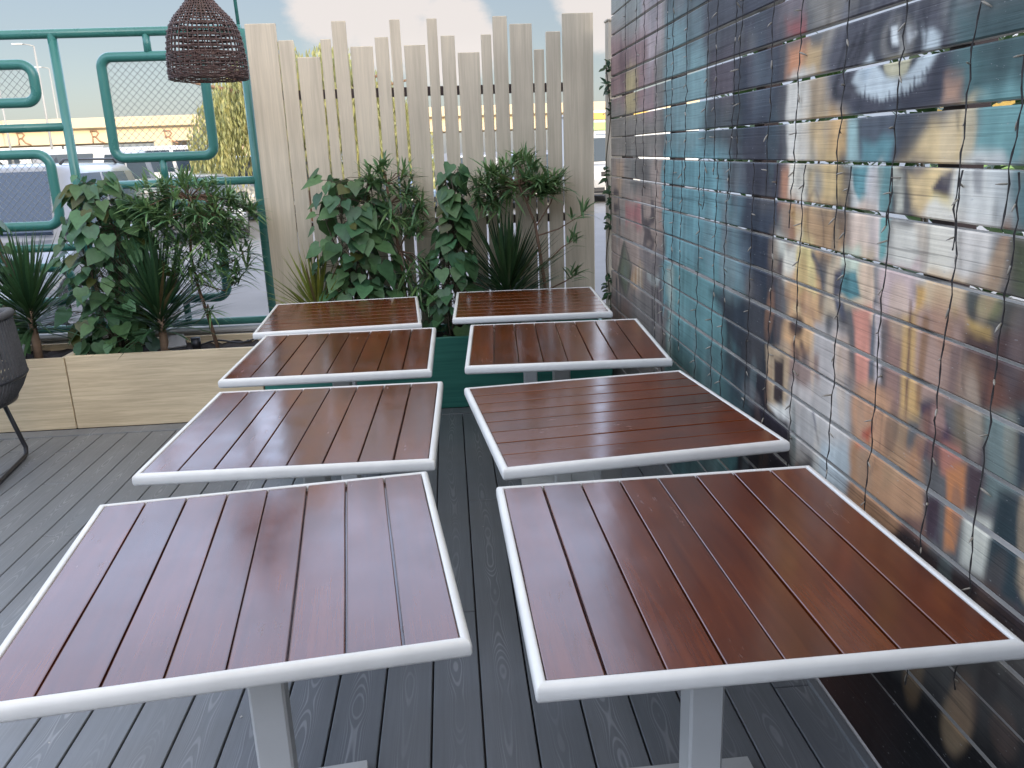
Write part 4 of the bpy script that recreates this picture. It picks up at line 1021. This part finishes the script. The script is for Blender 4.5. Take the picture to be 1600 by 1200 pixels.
def vehicle(name, label, cat, px, Y, heading, paint, L=4.5, W=1.82, H=1.68, hood=1.15, tail=.25, belt=.98, wsrake=.62, rrake=.35, hoodz=.98, glass=None, rails=False, group='vehicles parked outside', bus=False, detail=True):
    """local +x forward; heading in degrees (0 = +X world, -90 = towards the camera)"""
    X = at_y(px, 250, Y)[0]
    root = thing(name, label, cat, (X, Y, -.12), R(heading), group)
    glass = glass or M['glass']; hl, hw = L / 2, W / 2
    # lower body: loft of stations along x
    m = MB(); st = [(-hl, .55, belt - .12, .88), (-hl + .06, .36, belt - .03, .94), (-hl + .3, .26, belt, 1), (-hl + .9, .24, belt, 1), (0, .22, belt, 1), (hl - hood - .05, .22, belt, 1), (hl - hood + .25, .23, hoodz, 1), (hl - .45, .24, hoodz - .05, .985), (hl - .12, .27, hoodz - .14, .93), (hl, .36, hoodz - .26, .86)]
    if bus: st = [(-hl, .4, belt, .97), (-hl + .1, .3, belt, 1), (0, .3, belt, 1), (hl - .1, .3, belt, 1), (hl, .38, belt, .97)]
    vs = []; K = 10
    for x, zb, zt, kw in st:
        w = hw * kw; h = zt - zb
        vs += [(x, -w * .90, zb), (x, -w * .985, zb + h * .18), (x, -w, zb + h * .5), (x, -w * .985, zt - h * .12), (x, -w * .90, zt), (x, w * .90, zt), (x, w * .985, zt - h * .12), (x, w, zb + h * .5), (x, w * .985, zb + h * .18), (x, w * .90, zb)]
    n = len(st); fs = [(i * K + j, i * K + (j + 1) % K, (i + 1) * K + (j + 1) % K, (i + 1) * K + j) for i in range(n - 1) for j in range(K)]
    fs += [tuple(range(K))[::-1], tuple((n - 1) * K + j for j in range(K))]
    m.add(vs, [f[::-1] for f in fs], True)
    body = m.build('body', paint, root, world=False)
    # cabin
    xa = hl - hood if not bus else hl - .04; xb = xa - wsrake; xd = -hl + tail if not bus else -hl + .04; xc = xd + rrake; wb = hw * .93; wr = hw * (.78 if not bus else .9)
    z0, z1 = belt - .03, H
    def cab(u, v, s):      # u along base (0 front..1 rear), v up, s side -1..1
        x = (xa + (xd - xa) * u) * (1 - v) + (xb + (xc - xb) * u) * v
        return Vector((x, s * (wb * (1 - v) + wr * v), z0 + (z1 - z0) * v))
    m = MB(); vv = [0, .5, .86, .96, 1.0]; ins = [0, 0, 0, .03, .10]; ring = []
    for v, q in zip(vv, ins):
        row = []
        for u, s in ((0, -1), (0, -.6), (0, 0), (0, .6), (0, 1), (.33, 1), (.66, 1), (1, 1), (1, .6), (1, 0), (1, -.6), (1, -1), (.66, -1), (.33, -1)):
            uu = u + (q * .5 if u < .5 else -q * .5) * (1 if u in (0, 1) else 0); p = cab(uu, v, s * (1 - q * 1.3))
            if u in (0, 1): p.x += (.05 if u == 0 else -.03) * (1 - abs(s))
            row.append(p)
        ring.append(row)
    K = 14; vs = [p for r_ in ring for p in r_]; vs.append((ring[-1][2] + ring[-1][9]) / 2 + Vector((0, 0, .025)))
    fs = [(i * K + j, i * K + (j + 1) % K, (i + 1) * K + (j + 1) % K, (i + 1) * K + j) for i in range(len(vv) - 1) for j in range(K)]
    fs += [((len(vv) - 1) * K + j, (len(vv) - 1) * K + (j + 1) % K, len(vs) - 1) for j in range(K)]
    m.add(vs, fs, True); m.build('cabin', paint, root, world=False)
    def pane(nm, pts, mat, off):
        m = MB(); c = sum(pts, Vector()) / len(pts); nn = (pts[1] - pts[0]).cross(pts[-1] - pts[0]).normalized()
        if nn.dot(c - Vector((0, 0, c.z))) < 0 and abs(nn.z) < .9: nn = -nn
        P = [p + nn * off for p in pts]; Q = [p - nn * .02 for p in pts]; k = len(P)
        m.add(P + Q, [tuple(range(k)), tuple(range(k, 2 * k))[::-1]] + [(i, (i + 1) % k, k + (i + 1) % k, k + i) for i in range(k)]); return m.build(nm, mat, root, world=False)
    pane('windscreen', [cab(0, .10, -.86) + Vector((.03, 0, 0)), cab(0, .10, .86) + Vector((.03, 0, 0)), cab(0, .88, .82) + Vector((.03, 0, 0)), cab(0, .88, -.82) + Vector((.03, 0, 0))], glass, .035)
    pane('rear_window', [cab(1, .14, .84), cab(1, .14, -.84), cab(1, .84, -.8), cab(1, .84, .8)], glass, .035)
    nwin = 2 if not bus else 5
    for s in (-1, 1):
        for k in range(nwin):
            u0 = .08 + k * (.86 / nwin); u1 = u0 + .86 / nwin - (.035 if not bus else .02)
            pane('side_window', [cab(u0 - (.05 if k == 0 else 0) * 0, .12, s), cab(u1, .12, s), cab(u1 - (.04 if k == nwin - 1 else 0), .86, s), cab(u0 + (.03 if k == 0 else 0), .86, s)], glass, .006)
    for sx in (hl * .62, -hl * .60):
        for s in (-1, 1):
            y = s * (hw - .10); m = MB(); r = .34 if not bus else .42; vs = []; K = 22; prof = [(.20, r * .62), (.21, r * .9), (.17, r), (.02, r), (-.02, r * .9)]
            for d_, rr in prof:
                for j in range(K): a = 2 * math.pi * j / K; vs.append((sx + rr * math.cos(a), y + s * (d_ - .10), r + rr * math.sin(a)))
            fs = [(i * K + j, i * K + (j + 1) % K, (i + 1) * K + (j + 1) % K, (i + 1) * K + j) for i in range(len(prof) - 1) for j in range(K)]
            m.add(vs, fs, True); wh = m.build('wheel', M['tyre'], root, world=False)
            m = MB(); vs = [(sx, y + s * .095, r)]; K2 = 20
            for j in range(K2): a = 2 * math.pi * j / K2; rr = r * .62 * (1 if j % 4 < 3 else .55); vs.append((sx + rr * math.cos(a), y + s * .104, r + rr * math.sin(a)))
            m.add(vs, [(0, 1 + j, 1 + (j + 1) % K2) for j in range(K2)]); m.build('rim', M['chrome'], wh, world=False)
            m = MB(); vs = []; K3 = 14
            for rr, yo in ((r * 1.0, .102), (r * 1.17, .102)):
                for j in range(K3 + 1): a = math.pi * j / K3; vs.append((sx + rr * math.cos(a), s * (hw * .995 + .004), r + rr * math.sin(a)))
            m.add(vs, [(j, j + 1, K3 + 2 + j, K3 + 1 + j) for j in range(K3)]); m.build('wheel_arch', M['black'], root, world=False)
    if detail:
        zf = hoodz - .36
        for s in (-1, 1):
            m = MB(); m.box((hl - .10, s * hw * .66, hoodz - .27), (.16, .36, .15), rz=s * -.25, ch=.03); m.build('headlight', M['lamp_glass'], root, world=False)
            m = MB(); m.box((-hl + .06, s * hw * .80, belt - .18), (.1, .2, .26), ch=.03); m.build('tail_light', M['red_glass'], root, world=False)
            m = MB(); m.box(tuple(cab(-.03, .14, s * 1.12)), (.09, .2, .15), ch=.035); m.build('mirror', M['black'], root, world=False)
        m = MB(); m.box((hl - .02, 0, hoodz - .30), (.06, .72, .15), ch=.012)
        for k in range(3): m.box((hl + .012, 0, hoodz - .35 + k * .045), (.012, .70, .012))
        m.build('grille', M['black'], root, world=False)
        m = MB(); m.box((hl - .03, 0, .42), (.12, W * .84, .17), ch=.04); m.build('bumper', M['black'], root, world=False)
        m = MB(); m.box((hl + .035, 0, .47), (.015, .5, .11), ch=.004); m.build('number_plate', M['plate'], root, world=False)
    if rails:
        for s in (-1, 1):
            p0, p1 = cab(.08, 1, s * .88), cab(.94, 1, s * .88); m = MB(); m.tube([p0, p0 + Vector((-.12, 0, .045)), p1 + Vector((.12, 0, .045)), p1], .014, 6); m.build('roof_rail', M['black'], root, world=False)
        m = MB(); p = cab(.86, 1, 0); m.add([p + Vector((.12, 0, .02)), p + Vector((-.06, .02, .02)), p + Vector((-.06, -.02, .02)), p + Vector((-.07, 0, .09))], [(0, 1, 3), (0, 3, 2), (1, 2, 3)]); m.build('antenna', M['black'], root, world=False)
    return root
P_SILVER = carpaint('silver_paint', (.24, .25, .27), .3); P_WHITE = carpaint('white_paint', (.46, .45, .43)); P_GREY = carpaint('grey_paint', (.20, .21, .23), .3)
P_DARK = carpaint('dark_paint', (.03, .03, .035)); P_ORANGE = carpaint('orange_paint', (.62, .24, .03)); P_CREAM = carpaint('peach_paint', (.62, .47, .34)); P_BLUE = carpaint('steel_blue_paint', (.12, .19, .30), .3)
vehicle('parked_car', 'silver family car with roof rails parked close behind the teal railing', 'car', 8, 9.3, -86, P_SILVER, L=4.6, W=1.86, H=1.74, hood=1.2, tail=.3, belt=1.06, glass=M['glass_b'], rails=True)
vehicle('parked_van', 'white passenger van facing the terrace beyond the silver car', 'van', 142, 27, -95, P_WHITE, L=5.0, W=1.95, H=2.15, hood=.75, tail=.12, belt=1.15, wsrake=.8, rrake=.15, hoodz=1.12)
vehicle('parked_bus', 'white minibus with a row of dark windows seen through the mesh panel', 'bus', 214, 33, 0, P_WHITE, L=6.8, W=2.2, H=2.3, belt=1.3, wsrake=.25, rrake=.1, bus=True, detail=False)
vehicle('parked_car', 'silver saloon car low behind the fine-leaved sapling', 'car', 300, 20.5, -70, P_SILVER, L=4.5, W=1.8, H=1.42, hood=1.25, tail=.55, belt=.9, rrake=.8, hoodz=.88)
vehicle('parked_car', 'orange pickup truck partly hidden behind the silver saloon', 'pickup', 300, 33, 5, P_ORANGE, L=4.8, W=1.85, H=1.72, hood=1.2, tail=1.7, belt=1.05, rrake=.2)
vehicle('parked_car', 'grey off-road car facing the terrace between railing post and fence', 'car', 394, 26.5, -92, P_WHITE, L=4.6, W=1.9, H=1.82, hood=1.3, tail=.15, belt=1.08, hoodz=1.08)
vehicle('parked_car', 'white double-cab pickup parked behind the grey off-road car', 'pickup', 358, 36, 8, P_WHITE, L=5.2, W=1.9, H=1.86, hood=1.2, tail=1.75, belt=1.08, rrake=.2)
for px, Y, hd, pa, lab, kw in ((474, 27, -88, P_DARK, 'black car seen in slivers through the left fence gaps', {}), (556, 27.5, -92, P_WHITE, 'white car seen in slivers behind the middle fence planks', {}), (648, 27, -90, P_BLUE, 'steel blue car seen in slivers behind the fence centre', {}), (738, 27.5, -89, P_WHITE, 'white car seen in slivers right of the fence centre', {}), (826, 27, -91, P_DARK, 'dark car seen in slivers behind the right fence planks', {})):
    vehicle('parked_car', lab, 'car', px, Y, hd, pa, H=1.6)
vehicle('parked_van', 'white high-roofed pickup in the gap between plank fence and mural wall', 'pickup', 936, 29, -91, P_WHITE, L=5.2, W=1.95, H=2.1, hood=1.2, tail=1.6, belt=1.2, hoodz=1.2, wsrake=.7, rrake=.2)

# ------------------------------------------------------------------ overpass, kiosk, far buildings, street lamps
BY = 105
def zat(py, Y, px=130): return at_y(px, py, Y)[1]
root = thing('overpass', 'long cream concrete road bridge in sunlight across the background', 'bridge', (-40, BY, -.12))
zt, zp, zr, zb0 = zat(184.5, BY), zat(200.5, BY), zat(205.5, BY), zat(221.5, BY)
m = MB(); m.box((-60, BY + .2, (zt + zp) / 2), (260, .5, zt - zp), ch=.05); m.build('parapet', M['bridge'], root)
m = MB(); m.box((-60, BY + 6, (zp + zr) / 2), (260, 10.5, (zp - zr) + .4)); m.build('deck_slab', M['bridge'], root)
m = MB(); m.box((-60, BY + 1.0, (zr + zb0) / 2 - .2), (260, .8, zr - zb0)); m.box((-60, BY + 10, (zr + zb0) / 2 - .2), (260, .8, zr - zb0)); m.build('girder', M['bridge'], root)
for px in (-60, 272, 520):
    x = at_y(px, 235, BY + 4)[0]; m = MB(); m.box((x, BY + 4, zb0 / 2 - .1), (1.5, 1.3, zb0 + .1), ch=.2); m.box((x, BY + 5, zb0 - .45), (2.0, 10, .9), ch=.1); m.build('pier', M['bridge'], root)
for px in (-85, 30, 147, 262):
    x = at_y(px, 214, BY)[0]; z = zat(214, BY, px) if px != 30 else zat(217, BY, px); y = BY + .55; m = MB()
    m.tube([(x - .42, y, z - .7), (x - .36, y, z), (x - .46, y, z + .72)], .075, 6); m.tube([(x - .55, y, z + .70), (x + .1, y, z + .74), (x + .36, y, z + .42), (x + .05, y, z + .08), (x - .3, y, z + .02)], .09, 6)
    m.tube([(x - .05, y, z + .06), (x + .35, y, z - .45), (x + .95, y, z - .72)], .09, 6); m.build('emblem', M['emblem'], root)
def plain_building(name, label, x0, x1, y, h, dep, mats, bands=(), wins=0):
    root = thing(name, label, 'building', ((x0 + x1) / 2, y, -.12)); m = MB(); m.box(((x0 + x1) / 2, y + dep / 2, h / 2 - .12), (x1 - x0, dep, h)); m.build('wall', mats, root)
    for nm, z0, z1, mt in bands:
        m = MB(); m.box(((x0 + x1) / 2, y - .04, (z0 + z1) / 2), (x1 - x0 + .1, .16, z1 - z0), ch=.01); m.build(nm, mt, root)
    for i in range(wins):
        w = (x1 - x0) / wins; m = MB(); m.box((x0 + (i + .5) * w, y - .01, h * .5), (w * .5, .06, h * .3)); m.build('window', M['glass'], root)
    m = MB(); m.box(((x0 + x1) / 2, y + dep / 2, h - .05), (x1 - x0 + .3, dep + .3, .14), ch=.02); m.build('roof', mats, root)
M['yellow'] = plain('yellow_panel', (.68, .42, .08), .5, .05); M['lime'] = plain('lime_panel', (.35, .55, .16), .5, .05); M['pale'] = plain('pale_render', (.62, .62, .6), .8, .05)
kx0 = at_y(900, 200, 48)[0]
plain_building('roadside_shop', 'low roadside shop with yellow and lime fascia bands in the gap beside the mural wall', kx0, kx0 + 40, 48, zat(173, 48, 940), 10, M['pale'],
               (('yellow_band', zat(186, 48, 940), zat(175, 48, 940), M['yellow']), ('lime_band', zat(203, 48, 940), zat(191, 48, 940), M['lime'])), 9)
plain_building('roadside_shop', 'pale shop with yellow panels glimpsed through the gaps of the mural wall', 3.6, 16, 6.0, 3.0, 6, M['pale'], (('yellow_band', 1.62, 1.86, M['yellow']), ('lime_band', 1.34, 1.56, M['lime'])), 5)
bx0, bx1 = at_y(-40, 235, 150)[0], at_y(110, 235, 150)[0]
plain_building('far_building', 'long pale low building under the bridge at the left', bx0 - 30, bx1, 150, zat(228, 150, 60), 14, M['pale'], (), 12)
plain_building('site_cabin', 'peach coloured site cabin below the bridge beside the weeping tree', at_y(338, 230, 40)[0], at_y(386, 230, 40)[0], 40, zat(223, 40, 360), 2.6, P_CREAM, (), 0)

def street_lamp(px, Y, ytop, side, label):
    x, z = at_y(px, ytop, Y); x0 = at_y(px + (258 - ytop) * .14, 258, Y)[0]
    root = thing('street_lamp', label, 'street lamp', (x0, Y, -.12), 0, 'street lamps beyond the parking'); H = z
    m = MB(); m.tube([(x0, Y, -.1), (x0, Y, H * .5), (x0, Y, H)], [.14, .11, .08], 8); m.build('pole', M['lampgrey'], root)
    m = MB(); m.tube([(x0, Y, H), (x0 + side * .5, Y, H + .15), (x0 + side * 1.0, Y, H + .2)], .05, 6); m.build('arm', M['lampgrey'], root)
    m = MB(); m.box((x0 + side * 1.35, Y, H + .2), (.9, .3, .12), ch=.04); m.build('lamp_head', M['pale'], root)
street_lamp(60, 80, 72, -1, 'tall thin street lamp with a pale head left of the railing post')
street_lamp(82, 118, 107, -1, 'smaller distant street lamp close to the railing post')
street_lamp(2, 95, 120, -1, 'distant street lamp at the left edge above the bridge')

# ------------------------------------------------------------------ weeping tree
def weeping_tree(px, Y, width, top, seed):
    rnd.seed(seed); x = at_y(px, 250, Y)[0]
    root = thing('weeping_tree', 'sunlit yellow-green weeping tree behind the plank fence', 'tree', (x, Y, -.12))
    st = MB(); st.tube([(0, 0, 0), (.1, 0, 1.2), (0, .1, 2.4)], [.28, .22, .16], 10)
    for k in range(9):
        a = k * .7; st.tube([(0, .05, 1.9 + k * .06), (math.cos(a) * width * .22, math.sin(a) * width * .22, top * .72), (math.cos(a) * width * .42, math.sin(a) * width * .42, top * .78)], [.11, .07, .03], 6)
    st.build('trunk', M['bark'], root, world=False)
    lf = MB(); hw = width / 2
    for i in range(1700):
        a = rnd.uniform(0, 6.28); rr = hw * math.sqrt(rnd.uniform(.05, 1)); lob = .86 + .14 * math.sin(a * 5 + 1) ; rr *= lob
        z1 = top * (1 - .50 * (rr / hw) ** 2.2) * rnd.uniform(.90, 1.02); Ls = rnd.uniform(1.0, 2.6); p = Vector((math.cos(a) * rr, math.sin(a) * rr, z1)); sw = Vector((math.cos(a) * .12, math.sin(a) * .12, 0))
        tc = vcol((.33, .325, .13), .22, .08); n = int(Ls / .11)
        for k in range(n):
            q = p + sw * (k * .11) + Vector((rnd.uniform(-.07, .07), rnd.uniform(-.07, .07), -k * .11))
            if q.z < .25: break
            b = rnd.uniform(0, 6.28); s = Vector((math.cos(b), math.sin(b), 0)) * rnd.uniform(.018, .034); d = Vector((rnd.uniform(-.06, .06), rnd.uniform(-.06, .06), -rnd.uniform(.14, .24)))
            lf.add([q - s * .4, q + d * .5 - s, q + d, q + d * .5 + s], [(0, 1, 2, 3)], False, 0, tc)
    lf.build('crown', M['tree_leaf'], root, world=False)
weeping_tree(486, 24, 6.8, 4.7, 61)

# ------------------------------------------------------------------ unseen building behind the camera, placed and sized to keep the terrace in shade
root = thing('shade_building', 'unseen building placed behind the terrace to keep it in shade', 'building', (5, -14, -.12))
m = MB(); m.box((5, -17, 4.2), (64, 6, 8.64)); m.build('wall', M['bldg'], root)
m = MB(); m.box((5, -17, 8.55), (64.5, 6.5, .22), ch=.03); m.build('roof', M['bldg'], root)
m = MB()
for i in range(14):
    for z in (1.6, 4.4, 6.9): m.box((-23 + i * 4.2, -13.99, z), (2.2, .05, 1.9))
m.build('window', M['glass'], root)
